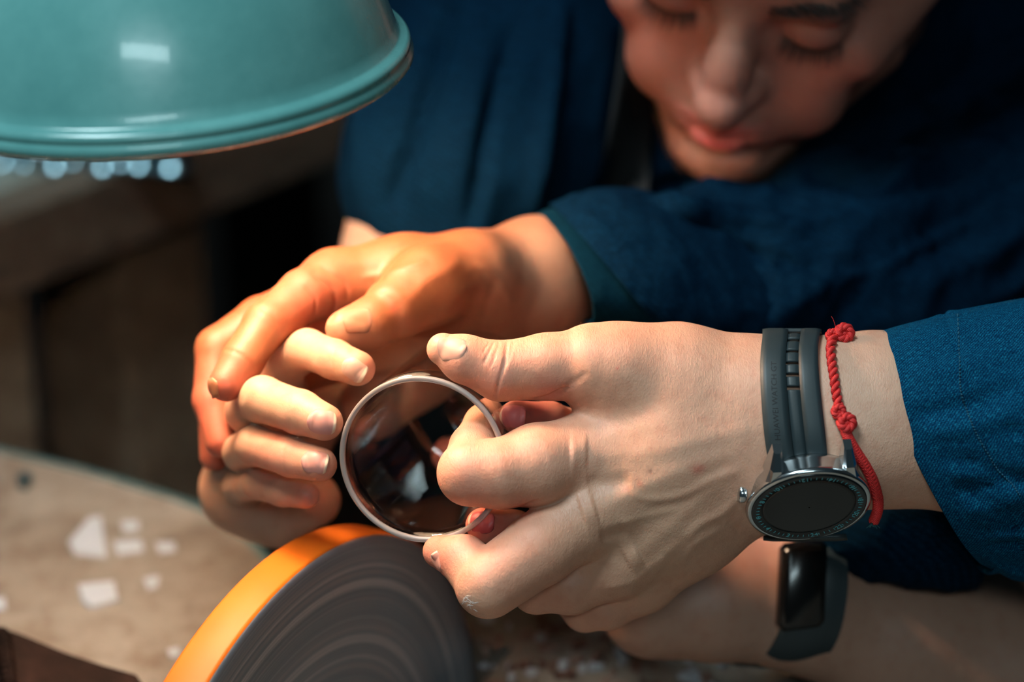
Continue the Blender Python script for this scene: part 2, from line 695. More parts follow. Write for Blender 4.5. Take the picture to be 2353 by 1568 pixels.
M['bench'] = wood_mat('bench_wood', (.07, .045, .03), (.115, .08, .055), (.16, .12, .09))
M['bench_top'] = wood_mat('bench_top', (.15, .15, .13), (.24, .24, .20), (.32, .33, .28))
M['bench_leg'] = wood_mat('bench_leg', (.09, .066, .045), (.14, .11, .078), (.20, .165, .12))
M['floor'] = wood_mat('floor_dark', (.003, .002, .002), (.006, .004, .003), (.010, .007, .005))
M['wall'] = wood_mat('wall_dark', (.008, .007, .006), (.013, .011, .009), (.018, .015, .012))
M['dark_cloth'] = mat('dark_cloth', (.01, .012, .018), .9)

m = M['table'] = mat('table_top', rough=.62)
t = NT(m)
co = t.coord()
n = t.n('ShaderNodeTexNoise', i_Scale=14.0, i_Detail=8.0, i_Roughness=.6); t.l(co, 0, n, 0)
r = t.ramp(n, 0, [(.25, (.07, .052, .038)), (.45, (.155, .128, .10)), (.6, (.19, .165, .135)), (.8, (.25, .225, .195))])
n2 = t.n('ShaderNodeTexNoise', i_Scale=55.0, i_Detail=5.0, i_Roughness=.7); t.l(co, 0, n2, 0)
r2 = t.ramp(n2, 0, [(.35, (.55, .42, .34)), (.5, (1, 1, 1)), (.72, (1.25, 1.25, 1.25))])
mx = t.mix('MULTIPLY', .7, r.outputs[0], r2.outputs[0])
t.t.links.new(mx.outputs[2], t.b.inputs['Base Color'])
t.l(t.bump(n2.outputs[0], .4, .002), 0, t.b, 'Normal')
M['tray_edge'] = mat('tray_edge', (.045, .085, .085), .4)

m = M['wheel_orange'] = mat('wheel_orange', (.75, .19, .012), .5, Specular_IOR_Level=.25)
t = NT(m)
co = t.coord()
n = t.n('ShaderNodeTexNoise', i_Scale=16.0, i_Detail=3.0); t.l(co, 0, n, 0)
r = t.ramp(n, 0, [(.3, (.50, .098, .006)), (.6, (.60, .13, .007)), (.85, (.68, .17, .014))])
t.l(r, 0, t.b, 'Base Color')
t.b.inputs['Coat Weight'].default_value = .0

m = M['wheel_face'] = mat('wheel_face', rough=.38)
t = NT(m)
uvn = t.n('ShaderNodeUVMap'); uvn.uv_map = 'uv'
mp = t.n('ShaderNodeMapping'); mp.inputs['Scale'].default_value = (26, .0, 1); t.l(uvn, 0, mp, 0)
n = t.n('ShaderNodeTexNoise', i_Scale=1.0, i_Detail=5.0, i_Roughness=.62); t.l(mp, 0, n, 0)
r = t.ramp(n, 0, [(.25, (.20, .165, .17)), (.40, (.42, .36, .36)), (.5, (.26, .27, .29)), (.6, (.55, .48, .47)), (.75, (.82, .76, .74))])
mp2 = t.n('ShaderNodeMapping'); mp2.inputs['Scale'].default_value = (120, .0, 1); t.l(uvn, 0, mp2, 0)
n2 = t.n('ShaderNodeTexNoise', i_Scale=1.0, i_Detail=3.0); t.l(mp2, 0, n2, 0)
r2 = t.ramp(n2, 0, [(.3, (.8, .8, .8)), (.7, (1.15, 1.15, 1.15))])
mx = t.mix('MULTIPLY', .8, r.outputs[0], r2.outputs[0])
t.t.links.new(mx.outputs[2], t.b.inputs['Base Color'])
t.l(t.bump(n2.outputs[0], .15, .0008), 0, t.b, 'Normal')
t.b.inputs['Metallic'].default_value = .1

M['steel'] = mat('steel', (.62, .66, .68), .18, 1.0)
M['steel_dark'] = mat('steel_dark', (.12, .14, .15), .25, 1.0)
M['steel_blue'] = mat('steel_blue', (.36, .55, .62), .3, 1.0)
M['rubber'] = mat('rubber', (.018, .029, .033), .5)
t = NT(M['rubber'])
co = t.coord(); n = t.n('ShaderNodeTexNoise', i_Scale=2500.0); t.l(co, 0, n, 0)
t.l(t.bump(n.outputs[0], .1, .0002), 0, t.b, 'Normal')
M['rubber_deep'] = mat('rubber_deep', (.004, .005, .006), .7)
M['watch_glass'] = mat('watch_glass', (.004, .004, .004), .2)
M['bezel'] = mat('bezel', (.006, .010, .012), .2)
M['mark'] = mat('bezel_mark', (.10, .42, .47), .4)
m = M['red_cord'] = mat('red_cord', (.62, .010, .012), .6)
t = NT(m)
co = t.coord(scale=(1, 1, 1)); n = t.n('ShaderNodeTexWave', i_Scale=900.0, i_Distortion=3.0, bands_direction='DIAGONAL'); t.l(co, 0, n, 0)
r = t.ramp(n, 'Fac', [(0, (.42, .004, .008)), (.6, (.68, .012, .012)), (1, (.80, .05, .04))])
t.l(r, 0, t.b, 'Base Color')
t.l(t.bump(n.outputs['Fac'], .5, .0002), 0, t.b, 'Normal')
M['thread'] = mat('thread', (.015, .09, .09), .8)
M['hair'] = mat('hair', (.018, .010, .007), .5)
M['lip'] = mat('lip', (.55, .09, .08), .35)
M['scrap'] = mat('scrap', (.34, .36, .39), .5)
M['dark_chip'] = mat('dark_chip', (.02, .035, .04), .5)
m = M['leather'] = mat('leather', rough=.9, Specular_IOR_Level=.1)
t = NT(m)
co = t.coord(); n = t.n('ShaderNodeTexNoise', i_Scale=60.0, i_Detail=6.0); t.l(co, 0, n, 0)
r = t.ramp(n, 0, [(.35, (.006, .003, .002)), (.6, (.013, .006, .0045)), (.8, (.03, .013, .010))])
t.l(r, 0, t.b, 'Base Color'); t.l(t.bump(n.outputs[0], .6, .002), 0, t.b, 'Normal')
M['rust'] = wood_mat('rusty_scale', (.05, .02, .012), (.13, .06, .04), (.34, .27, .22), scale=(30, 30, 30))
M['blue_glass'] = mat('blue_glass', (.25, .45, .55), .08, .9)
# ------------------------------------------------------------------ the setting
UP = np.array([0, cp, sp])          # world up in the local frame
CAMW = W([0, 0, D0])


def wray(px, py):
    d = W(C(px, py, 0)) - CAMW
    return d / np.linalg.norm(d)


def on_z(px, py, z):
    d = wray(px, py)
    return CAMW + d * ((z - CAMW[2]) / d[2])


def wbox(name, x0, x1, y0, y1, z0, z1, m, parent=None, bev=0.0, **k):
    V, F = box(((x0 + x1) / 2, (y0 + y1) / 2, (z0 + z1) / 2), ((x1 - x0) / 2, 0, 0), (0, (y1 - y0) / 2, 0), (0, 0, (z1 - z0) / 2), bev)
    return make(name, V, F, m, parent, smooth=False, local=False, **k)


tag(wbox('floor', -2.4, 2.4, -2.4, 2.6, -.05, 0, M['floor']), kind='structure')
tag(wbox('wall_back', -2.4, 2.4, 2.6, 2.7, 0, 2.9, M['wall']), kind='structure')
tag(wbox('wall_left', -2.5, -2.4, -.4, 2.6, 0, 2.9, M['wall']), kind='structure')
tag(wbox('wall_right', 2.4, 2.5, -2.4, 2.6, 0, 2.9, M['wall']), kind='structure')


def slab(name, pts, z1, th, m, parent=None, hole=None, **k):
    """flat slab with a polygonal outline (world xy), optional hole"""
    import bmesh
    bm = bmesh.new()
    E = []
    for loop in [pts] + ([hole] if hole else []):
        vs = [bm.verts.new((p[0], p[1], z1)) for p in loop]
        E += [bm.edges.new((vs[i], vs[(i + 1) % len(vs)])) for i in range(len(vs))]
    bmesh.ops.triangle_fill(bm, edges=E, use_beauty=True)
    g = bmesh.ops.extrude_face_region(bm, geom=list(bm.faces))
    bmesh.ops.translate(bm, vec=(0, 0, -th), verts=[q for q in g['geom'] if isinstance(q, bmesh.types.BMVert)])
    bmesh.ops.recalc_face_normals(bm, faces=bm.faces)
    bm.verts.index_update()
    V = [tuple(q.co) for q in bm.verts]
    F = [tuple(q.index for q in f.verts) for f in bm.faces]
    bm.free()
    return make(name, V, F, m, parent, smooth=False, local=False, **k)


# ---- background bench
ZB = .82
pa, pb = on_z(0, 497, ZB), on_z(800, 190, ZB)
ed = (pb - pa)[:2]; ed /= np.linalg.norm(ed)
nd = np.array([-ed[1], ed[0]])
if nd[1] < 0: nd = -nd
a0, a1 = pa[:2] - ed * .55, pb[:2] + ed * .55
bench = empty('workbench', (0, 0, 0), 'dark timber workbench in the shadow behind the teal lamp', 'workbench')
bench.location = (a0[0], a0[1], 0); bench['base'] = [a0[0], a0[1], 0]


def obox(name, s0, s1, t0, t1, z0, z1, m, parent, bev=.003):
    o = a0
    c = o + ed * (s0 + s1) / 2 + nd * (t0 + t1) / 2
    V, F = box((c[0], c[1], (z0 + z1) / 2), (ed[0] * (s1 - s0) / 2, ed[1] * (s1 - s0) / 2, 0), (nd[0] * (t1 - t0) / 2, nd[1] * (t1 - t0) / 2, 0), (0, 0, (z1 - z0) / 2), bev)
    return make(name, V, F, m, parent, smooth=False, local=False)


LB = float(np.linalg.norm(a1 - a0))
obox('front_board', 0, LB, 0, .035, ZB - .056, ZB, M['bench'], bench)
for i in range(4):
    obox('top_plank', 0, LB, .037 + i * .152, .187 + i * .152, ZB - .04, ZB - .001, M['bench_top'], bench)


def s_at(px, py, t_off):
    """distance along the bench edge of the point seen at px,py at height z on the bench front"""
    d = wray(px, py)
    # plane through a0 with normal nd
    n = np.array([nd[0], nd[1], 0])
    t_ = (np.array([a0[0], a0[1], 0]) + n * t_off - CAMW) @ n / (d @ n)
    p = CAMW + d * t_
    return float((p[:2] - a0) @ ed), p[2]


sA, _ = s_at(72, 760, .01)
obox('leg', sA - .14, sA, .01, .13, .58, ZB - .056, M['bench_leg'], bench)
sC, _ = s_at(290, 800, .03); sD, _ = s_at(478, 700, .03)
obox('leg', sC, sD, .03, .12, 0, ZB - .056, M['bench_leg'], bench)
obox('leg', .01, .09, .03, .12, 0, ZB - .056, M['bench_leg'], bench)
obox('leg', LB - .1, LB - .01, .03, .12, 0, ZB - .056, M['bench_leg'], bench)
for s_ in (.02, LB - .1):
    obox('leg', s_, s_ + .08, .52, .6, 0, ZB - .04, M['floor'], bench)  # back legs near black, the shade under the bench put into their colour
obox('lower_shelf', 0.1, LB - .1, .13, .5, .30, .33, M['floor'], bench)  # shelf likewise coloured near black for the shade beneath the top

# ---- steel caster knobs shining on the bench, half hidden by the lamp
spots = [(8, 338), (55, 342), (128, 344), (168, 336), (238, 346), (278, 338), (322, 342), (395, 346)]
for i, (px, py) in enumerate(spots):
    p = on_z(px, py, ZB + .012)
    r = [.007, .0055, .0085, .0065, .0085, .0075, .0085, .0095][i]
    V, F = lathe((p[0], p[1], ZB), (0, 0, 1), [(.0001, 0), (r * 1.25, 0), (r * 1.25, .003), (r * .6, .004), (r * .55, .010), (r * .95, .012)] +
                 [(r * math.cos(a), .012 + r + r * math.sin(a)) for a in np.linspace(-.9, 1.5, 9)] + [(.0001, .012 + 2 * r)], 20)
    o = make('steel_ball', V, F, M['steel_blue'], local=False, base=(p[0], p[1], ZB))
    where = ['leftmost, at the picture edge', 'second from the left edge', 'third from the left edge', 'fourth from the left edge',
             'fourth from the right end', 'third from the right end', 'second from the right end', 'rightmost and largest'][i]
    tag(o, 'blurred shiny steel ball under the lamp rim, ' + where, 'steel ball', 'steel balls in a row on the bench')
p0, p1 = on_z(-40, 352, ZB), on_z(420, 352, ZB)
V, F = box(((p0 + p1) / 2)[:3] + np.array([0, .02, .004]), (p1 - p0) / 2, (0, .035, 0), (0, 0, .003), .001)
tag(make('steel_plate', V, F, M['steel_dark'], local=False, smooth=False), 'dark metal plate behind the row of steel balls', 'plate')

# ---- grinding table with a slot for the wheel
ZT = .80
WR, WT = 150.0, 16.5
_yw = .455
WN = math.cos(_yw) * np.array([1.0, 0, 0]) + math.sin(_yw) * np.array([0, -sp, cp])       # wheel axis, level, pointing right and forward
WC = np.array([-81.0, -222.6, -75.4])
wcw = W(WC)
hn = (AX @ WN)[:2]; hn /= np.linalg.norm(hn)
hp = np.array([-hn[1], hn[0]])
far_edge = [(-420, 935), (-150, 1000), (0, 1040), (200, 1088), (400, 1150), (490, 1185), (560, 1240), (610, 1290), (680, 1330), (800, 1365), (1000, 1385), (1400, 1392), (2000, 1405), (2900, 1425)]
out = [tuple(on_z(x, y, ZT)[:2]) for x, y in far_edge]
x1, y1 = out[-1]; x0, y0 = out[0]
out += [(x1, y1 - .75), (x0, y1 - .75)]
hc = wcw[:2] - hn * WT / 2000
hole = [tuple(hc + hp * a * .158 + hn * b * .022) for a, b in ((-1, -1), (1, -1), (1, 1), (-1, 1))]
table = empty('grinding_table', (0, 0, 0), 'pale stained worktop covered in grinding residue beneath the hands', 'table')
table.location = (x0, y1 - .75, 0); table['base'] = [x0, y1 - .75, 0]
slab('table_top', out, ZT, .03, M['table'], table, hole)
# raised teal lip along the far edge
lip = [on_z(x, y, ZT) for x, y in far_edge]
lp = spline(lip, 90)
V, F = [], []
n_ = len(lp)
T = np.gradient(lp[:, :2], axis=0); T /= np.linalg.norm(T, axis=1, keepdims=True)
Nn = np.stack([-T[:, 1], T[:, 0]], 1)
for i in range(n_):
    for a, z in ((0, -.034), (.005, -.034), (.005, -.001), (.004, .0005), (.001, .0005), (0, 0)):
        V.append((lp[i][0] + Nn[i][0] * a, lp[i][1] + Nn[i][1] * a, ZT + z))
for i in range(n_ - 1):
    for k in range(6):
        l = (k + 1) % 6
        F.append((i * 6 + k, i * 6 + 6 + k, i * 6 + 6 + l, i * 6 + l))
make('edge_strip', V, F, M['tray_edge'], table, local=False)
for (lx, ly) in ((x0 + .08, y1 - .68), (x1 - .12, y1 - .68), (x0 + .10, y0 - .10), (x1 - .12, y1 - .1)):
    wbox('leg', lx - .03, lx + .03, ly - .03, ly + .03, 0, ZT - .03, M['bench_leg'], table, .003)

# ---- scraps and flakes on the table
rs = random.Random(3)


def flake(pts, th, m, name, label, cat, group=None, z=ZT):
    P = [on_z(x, y, z) for x, y in pts]
    c = sum(P) / len(P)
    V, F = [], []
    k = len(P)
    for s_, zz in ((1, 0), (1, th * .8), (.93, th)):
        for q in P: V.append((c[0] + (q[0] - c[0]) * s_, c[1] + (q[1] - c[1]) * s_, z + zz))
    for r_ in range(2):
        for i in range(k):
            j = (i + 1) % k
            F.append((r_ * k + i, r_ * k + j, r_ * k + k + j, r_ * k + k + i))
    F.append(tuple(range(k))[::-1]); F.append(tuple(2 * k + i for i in range(k)))
    o = make(name, V, F, m, smooth=False, local=False, base=(c[0], c[1], z))
    return tag(o, label, cat, group)


G = 'white chips on the grinding table'
flake([(205, 1195), (232, 1190), (246, 1284), (172, 1276), (158, 1250)], .0015, M['scrap'], 'white_chip', 'largest triangular white chip on the worktop', 'chip', G)
flake([(262, 1250), (325, 1246), (330, 1270), (270, 1278)], .0015, M['scrap'], 'white_chip', 'oblong white chip just right of the triangular one', 'chip', G)
flake([(278, 1202), (318, 1200), (320, 1220), (284, 1225)], .001, M['scrap'], 'white_chip', 'small faint white chip above the oblong one', 'chip', G)
flake([(358, 1250), (402, 1250), (404, 1268), (366, 1274)], .001, M['scrap'], 'white_chip', 'small white chip right of the oblong one', 'chip', G)
flake([(180, 1350), (262, 1342), (272, 1384), (212, 1402), (190, 1388)], .002, M['scrap'], 'white_chip', 'square bright white chip nearest the orange wheel', 'chip', G)
flake([(330, 1332), (366, 1326), (362, 1352), (340, 1358)], .001, M['scrap'], 'white_chip', 'small pale chip right of the square one', 'chip', G)
flake([(384, 1496), (412, 1490), (414, 1510), (390, 1514)], .001, M['scrap'], 'white_chip', 'tiny pale chip close beside the wheel rim', 'chip', G)
flake([(-12, 1378), (12, 1376), (14, 1402), (-10, 1406)], .001, M['scrap'], 'white_chip', 'pale chip cut by the left picture edge', 'chip', G)
flake([(42, 1100), (66, 1096), (76, 1112), (62, 1128), (42, 1122)], .004, M['dark_chip'], 'dark_stone_chip', 'small dark round chip near the far table edge', 'chip')
# rust coloured scale and grit right of the wheel
mbs = {0: MB(), 1: MB(), 2: MB()}
for i in range(150):
    px, py = rs.uniform(1105, 1700), rs.uniform(1405, 1640)
    if py < 1410 + (px - 1110) * .03: continue
    rr_ = rs.uniform(5, 24)
    P = [on_z(px + rr_ * math.cos(a + rs.uniform(-.3, .3)) * rs.uniform(.6, 1.2), py + .6 * rr_ * math.sin(a + rs.uniform(-.3, .3)) * rs.uniform(.6, 1.2), ZT) for a in np.linspace(0, 5.5, 7)]
    th_ = rs.uniform(.001, .004)
    c_ = sum(P) / 7
    V = [(q[0], q[1], ZT + .0002) for q in P] + [(c_[0] + (q[0] - c_[0]) * .85, c_[1] + (q[1] - c_[1]) * .85, ZT + th_ * rs.uniform(.6, 1)) for q in P]
    F = [(k_, (k_ + 1) % 7, 7 + (k_ + 1) % 7, 7 + k_) for k_ in range(7)] + [tuple(7 + k_ for k_ in range(7))]
    mbs[i % 3].add(V, F)
for i, (nm, mm) in enumerate((('rust_flakes', M['rust']), ('stone_grit', M['rust']), ('white_grit', M['scrap']))):
    tag(mbs[i].build(nm, mm, smooth=False, local=False), ['rust brown flakes', 'dark brown grit', 'whitish grit'][i] + ' scattered on the worktop right of the wheel', 'grit', kind='stuff')

# ---- dark leather strip in the lower left corner
P = [on_z(x, y, ZT + .03) for x, y in ((-60, 1425), (0, 1440), (60, 1462), (150, 1500), (240, 1530), (318, 1552), (345, 1590), (330, 1640), (-60, 1640))]
cc = sum(P) / len(P)
V, F = [], []
k = len(P)
for zz, s_ in ((ZT + .0005, 1), (ZT + .026, 1), (ZT + .03, .97)):
    for q in P: V.append((cc[0] + (q[0] - cc[0]) * s_, cc[1] + (q[1] - cc[1]) * s_, zz))
for r_ in range(2):
    for i in range(k):
        j = (i + 1) % k
        F.append((r_ * k + i, r_ * k + j, r_ * k + k + j, r_ * k + k + i))
F.append(tuple(range(k))[::-1]); F.append(tuple(2 * k + i for i in range(k)))
lea = tag(make('leather_block', V, F, M['leather'], smooth=False, local=False, base=(cc[0], cc[1], ZT)), 'dark brown leather block with a stitched rim in the lower left corner', 'leather block')
for i in range(9):
    p = on_z(4 + 2 * i, 1452 + i * 14, ZT + .032)
    V, F = tube([p + np.array([-.0035, .001, -.001]), p + np.array([-.001, 0, .0012]), p + np.array([.001, 0, .0012]), p + np.array([.0035, -.001, -.001])], .0011, 8)
    make('stitch', V, F, M['leather'], lea, local=False)

# ------------------------------------------------------------------ grinding wheel
wheel = empty('grinder', WC - UP * 60, 'grinding wheel with bright orange rim and dark grey ringed face', 'grinding wheel')


def fix(o):
    import bmesh
    bm = bmesh.new(); bm.from_mesh(o.data)
    bmesh.ops.recalc_face_normals(bm, faces=bm.faces)
    bm.to_mesh(o.data); bm.free()
    return o


prof = [(WR - 1.2, 0), (WR - .3, -.5), (WR, -1.4), (WR, -WT + 1.4), (WR - .4, -WT + .4), (WR - 1.5, -WT), (WR - 20, -WT)]
V, F = lathe(WC, WN, prof, 160)
fix(make('rim_band', V, F, M['wheel_orange'], wheel))
prof = [(WR - .2, -1.0), (WR - 1.2, .15), (WR - 4, .4), (WR - 9, .4), (WR - 10, 0), (WR - 30, 0), (WR - 31, -.4), (WR - 60, -.4), (30, -.4), (.5, -.4)]
V, F = lathe(WC, WN, prof, 160)
uv = [(r / WR, i / 160) for r, h in prof for i in range(160)]
fix(make('abrasive_face', V, F, M['wheel_face'], wheel, uv=uv))
V, F = lathe(WC, WN, [(.5, 9), (14, 9), (16, 7), (16, 2), (24, 1), (24, -1), (.5, -1)], 6)
fix(make('clamp_nut', V, F, M['steel_dark'], wheel, smooth=False))
V, F = lathe(WC, WN, [(.5, -WT + 1), (9, -WT + 1), (9, -WT - 14), (.5, -WT - 14)], 24)
fix(make('shaft', V, F, M['steel_dark'], wheel))
V, F = lathe(WC, WN, [(.5, -WT - 12), (18, -WT - 12), (21, -WT - 15), (21, -WT - 62), (18, -WT - 66), (.5, -WT - 66)], 32)
fix(make('motor_housing', V, F, M['steel_dark'], wheel))
c_ = WC - WN * (WT + 40)
zt_ = (1000 * (W(c_)[2] - ZT))
V, F = box(c_ - UP * zt_ + UP * 3, WN * 24, np.cross(WN, UP) * 26, UP * 2.8)
make('foot_plate', V, F, M['steel_dark'], wheel, smooth=False)

# ------------------------------------------------------------------ lamp
LC = C(350, 152, 2)
LA = UP + np.array([-.035, 0, 0]); LA /= np.linalg.norm(LA)
LR = S(602, 2)
lamp = empty('work_lamp', LC, 'glossy teal enamel dome work lamp with rolled rim above the hands', 'lamp')
k = LR / 100
prof = [(94.2, 4), (94.6, 0), (95.2, -1.2), (96.5, -1.5), (98.5, -1.2), (100, .5), (100, 2.5), (99, 4), (98.6, 4.5), (99, 5.2), (99, 6.8), (97.5, 8.2), (95.5, 8.6), (94.6, 9.5),
        (93.2, 14), (90.5, 22), (87, 31), (82, 42), (75, 54), (66, 66), (54, 78), (42, 87), (30, 93), (22, 96), (20, 98)]
V, F = lathe(LC, LA, [(r * k, h * k) for r, h in prof], 128)
fix(make('shade', V, F, M['lamp_enamel'], lamp))
prof = [(94.2, 4), (93.2, 9), (91.5, 14), (88.8, 22), (85, 31), (80, 42), (73, 54), (64, 66), (52, 77), (40, 85.5), (29, 91.5), (20, 95)]
V, F = lathe(LC, LA, [(r * k, h * k) for r, h in prof], 128)
make('inner_reflector', V, F, M['lamp_white'], lamp)
V, F = lathe(LC, LA, [(20 * k, 94), (21 * k, 97), (21 * k, 128), (18, 134), (9, 138), (9, 150), (.5, 150)], 32)
fix(make('socket_collar', V, F, M['lamp_enamel'], lamp))
bz = 66
V, F = lathe(LC, LA, [(.5, bz - 22), (6, bz - 21.5), (13, bz - 17), (17.5, bz - 10), (19, bz - 2), (17, bz + 7), (12, bz + 15), (11, bz + 24), (.5, bz + 24)], 32)
bo = fix(make('bulb', V, F, M['bulb'], lamp))
arm = [LC + LA * 148, LC + LA * 175, LC + LA * 215 + np.array([-60, 0, -5]), LC + LA * 330 + np.array([-220, 0, -20]), LC + LA * 240 + np.array([-420, 0, 40])]
V, F = tube(spline(arm, 40), 7, 14)
make('gooseneck', V, F, M['steel_dark'], lamp)
e_ = LC + LA * 240 + np.array([-420, 0, 40])
zt_ = 1000 * (W(e_)[2] - ZT)
V, F = tube([e_ - LA * 0, e_ - UP * (zt_ * .5), e_ - UP * zt_], 9, 14)
make('stand_pole', V, F, M['steel_dark'], lamp)
V, F = lathe(e_ - UP * (zt_ - 0), UP, [(.5, 0), (55, 0), (55, 8), (50, 12), (.5, 12)], 40)
fix(make('stand_base', V, F, M['steel_dark'], lamp))

# ------------------------------------------------------------------ glass cup
G0, G1 = C(970, 1057, 0), C(1098, 928, 88)
GA = G1 - G0; GL = float(np.linalg.norm(GA)); GA /= GL
GR = S(197, 0)
th = 2.0
prof = [(GR, h) for h in np.linspace(.8, GL - 9, 8)] + \
       [(GR - 8 + 8 * math.cos(a), GL - 8 + 8 * math.sin(a)) for a in np.linspace(.15, math.pi / 2, 7)] + [(GR * .5, GL), (.3, GL)]
inn = [(.3, GL - 3.5), (GR * .5, GL - 3.5)] + [(GR - th - 6 + 6 * math.cos(a), GL - 9.5 + 6 * math.sin(a)) for a in np.linspace(math.pi / 2, .15, 7)] + \
      [(GR - th, h) for h in np.linspace(GL - 12, .8, 8)]
V, F = lathe(G0, GA, prof + inn, 128, close=True)
cup = tag(fix(make('glass_cup', V, F, M['glass'], base=W(G0 + GA * GL / 2))), 'clear glass cup held with its open rim towards the camera', 'cup')
V, F = lathe(G0, GA, [(GR - th / 2, -.7), (GR - .35, -.5), (GR + .02, 0), (GR + .03, .9), (GR - th / 2, .95), (GR - th - .02, .9), (GR - th, 0), (GR - th + .35, -.5)], 128, close=True)
fix(make('ground_rim', V, F, M['ground_glass'], cup))
# ------------------------------------------------------------------ people
BASE = (.57, .265, .168)
RED = (.55, .13, .09)
DEEP = (.46, .20, .13)
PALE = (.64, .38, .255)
PINK = (.66, .29, .21)


def nail(B, parent, px, py, tx, ty, L, Wd, m=None, nm=(0, 0, 0), name='fingernail', color=(.62, .33, .27), tip=.7, curve=.9):
    """curved nail plate fitted on the surface B; (tx,ty) photo-space direction to the finger tip, sizes in mm"""
    c, n = cast(B, px, py)
    if c is None:
        print('nail miss', px, py); return
    n = n + np.asarray(nm, float); n /= np.linalg.norm(n)
    t_ = np.array([tx, -ty, 0.0]); t_ -= n * (t_ @ n); t_ /= np.linalg.norm(t_)
    s_ = np.cross(n, t_)
    nu, nv = 27, 17
    V, colr = [], []
    for i in range(nu):
        u = -1 + 2 * i / (nu - 1)
        wf = math.sqrt(1 - (max(0, -u - .2) / .92) ** 2.6) * (1 - .08 * max(0, u)) * math.sqrt(1 - .55 * (max(0, u - .55) / .5) ** 2)
        for j in range(nv):
            v = -1 + 2 * j / (nv - 1)
            uu = u * (1 - .16 * abs(v) ** 2.5) if u > 0 else u * (1 - .10 * v * v)
            o = c + t_ * uu * L / 2 + s_ * v * wf * Wd / 2 + n * 7
            h = B.ray_cast(Vector(o), Vector(-n), 16)
            if h[0] is None:
                q = o - n * (7 + (abs(v) ** 2) * 2 + max(0, u) ** 2 * 2)
            else:
                q = np.array(h[0])
            lim = c - n * (.5 + curve * (v * v) * Wd * .22 + .6 * max(0, u) ** 3)
            if (q - lim) @ n < 0: q = q + n * ((lim - q) @ n)
            edge = max(abs(v) ** 5, max(0, -u) ** 6)
            lift = .42 - .62 * edge + (.25 * max(0, u - tip) / (1 - tip) if u > tip else 0)
            V.append(q + n * lift)
            if u > tip + .14: colr.append((.66, .50, .38))
            elif u < -.62 and abs(v) < .7: colr.append(tuple(np.array(color) * 1.12 + .03))
            else: colr.append(color)
    V = np.array(V)
    F = []
    for i in range(nu - 1):
        for j in range(nv - 1):
            F.append((i * nv + j, (i + 1) * nv + j, (i + 1) * nv + j + 1, i * nv + j + 1))
    # underside
    K = len(V)
    V2 = V - n * .45
    F2 = [tuple(q + K for q in f[::-1]) for f in F]
    rim = []
    per = [(i, 0) for i in range(nu)] + [(nu - 1, j) for j in range(1, nv)] + [(i, nv - 1) for i in range(nu - 2, -1, -1)] + [(0, j) for j in range(nv - 2, 0, -1)]
    pi = [a * nv + b for a, b in per]
    for a, b in zip(pi, pi[1:] + pi[:1]): rim.append((a, a + K, b + K, b))
    return make(name, np.vstack([V, V2]), F + F2 + rim, m or M['nail'], parent, color=np.vstack([colr, colr]))


def fingers(g, D, palm, fs, k_root=4.5, k_seg=1.8, k_touch=.7):
    """palm: list of chains blended broadly; fs: list of chains; the first segment of each blends into the palm"""
    P = g.new()
    for ch, k in palm: g.chain(P, ch, k)
    out = g.new()
    for f in fs:
        A = g.new(); g.chain(A, f, k_seg)
        out = smin(out, A, k_touch)
        R = g.new(); g.chain(R, f[:2], k_seg)
        out = smin(out, smin(P, R, k_root), .4)
    out = smin(out, P, .4)
    return np.minimum(D, out)


# ================================================================== the near person's left hand
g = Grid(C(950, 1490, 60), C(2560, 690, -45), .62)
lo = np.minimum(C(950, 1500, 0), C(950, 1500, 70)); hi = np.maximum(C(2560, 680, 0), C(2560, 680, 70))
g = Grid((lo[0], lo[1], -72), (hi[0], hi[1], 36), .62)
palm = [([(2560, 890, 25, 155), (2000, 915, 14, 145), (1880, 925, 11, 143), (1750, 928, 10, 140), (1640, 915, 10, 130)], 6),
        ([(2560, 1080, 25, 160), (2000, 1000, 14, 145), (1880, 1005, 12, 143), (1740, 1060, 13, 135)], 14),
        ([(1740, 940, 8, 128), (1540, 990, 4, 108), (1345, 1045, 3, 90)], 9),
        ([(1740, 1000, 6, 122), (1540, 1080, 4, 108), (1350, 1180, 2, 94)], 9),
        ([(1740, 1060, 10, 118), (1560, 1180, 10, 104), (1410, 1288, 12, 86)], 9),
        ([(1740, 1100, 18, 112), (1600, 1215, 20, 92), (1475, 1330, 26, 77)], 9),
        ([(1740, 920, 12, 128), (1550, 872, 9, 118), (1420, 852, 4, 99), (1360, 842, 2, 90)], 9),
        ([(1640, 1020, 30, 120), (1430, 1120, 32, 105)], 10)]
fs = [[(1420, 852, 4, 95), (1350, 840, 2, 87), (1255, 843, 0, 76), (1150, 853, -2, 68), (1065, 824, -4, 55), (1018, 803, -4, 38)],
      [(1345, 1045, 3, 88), (1235, 1070, -5, 96), (1150, 1089, -9, 80), (1080, 1088, -9, 77)],
      [(1080, 1086, -9, 72), (1088, 1030, 0, 55), (1112, 975, 14, 45), (1122, 950, 28, 36)],
      [(1350, 1180, 2, 92), (1240, 1262, -7, 84), (1122, 1345, -11, 78)],
      [(1122, 1343, -10, 74), (1065, 1286, -2, 56), (1010, 1268, 6, 39)],
      [(1410, 1288, 12, 84), (1310, 1342, 12, 70), (1232, 1354, 16, 56), (1205, 1325, 30, 48), (1235, 1290, 40, 42)],
      [(1475, 1330, 26, 75), (1395, 1386, 28, 62), (1345, 1400, 32, 52), (1305, 1370, 44, 44)]]
D = fingers(g, g.new(), palm, fs, 4.5, 2.0, .8)
V, F = g.mesh(D)
V = smooth_mesh(V, F, 2)
N = vnormals(V, F)
R1 = (-60, 60)
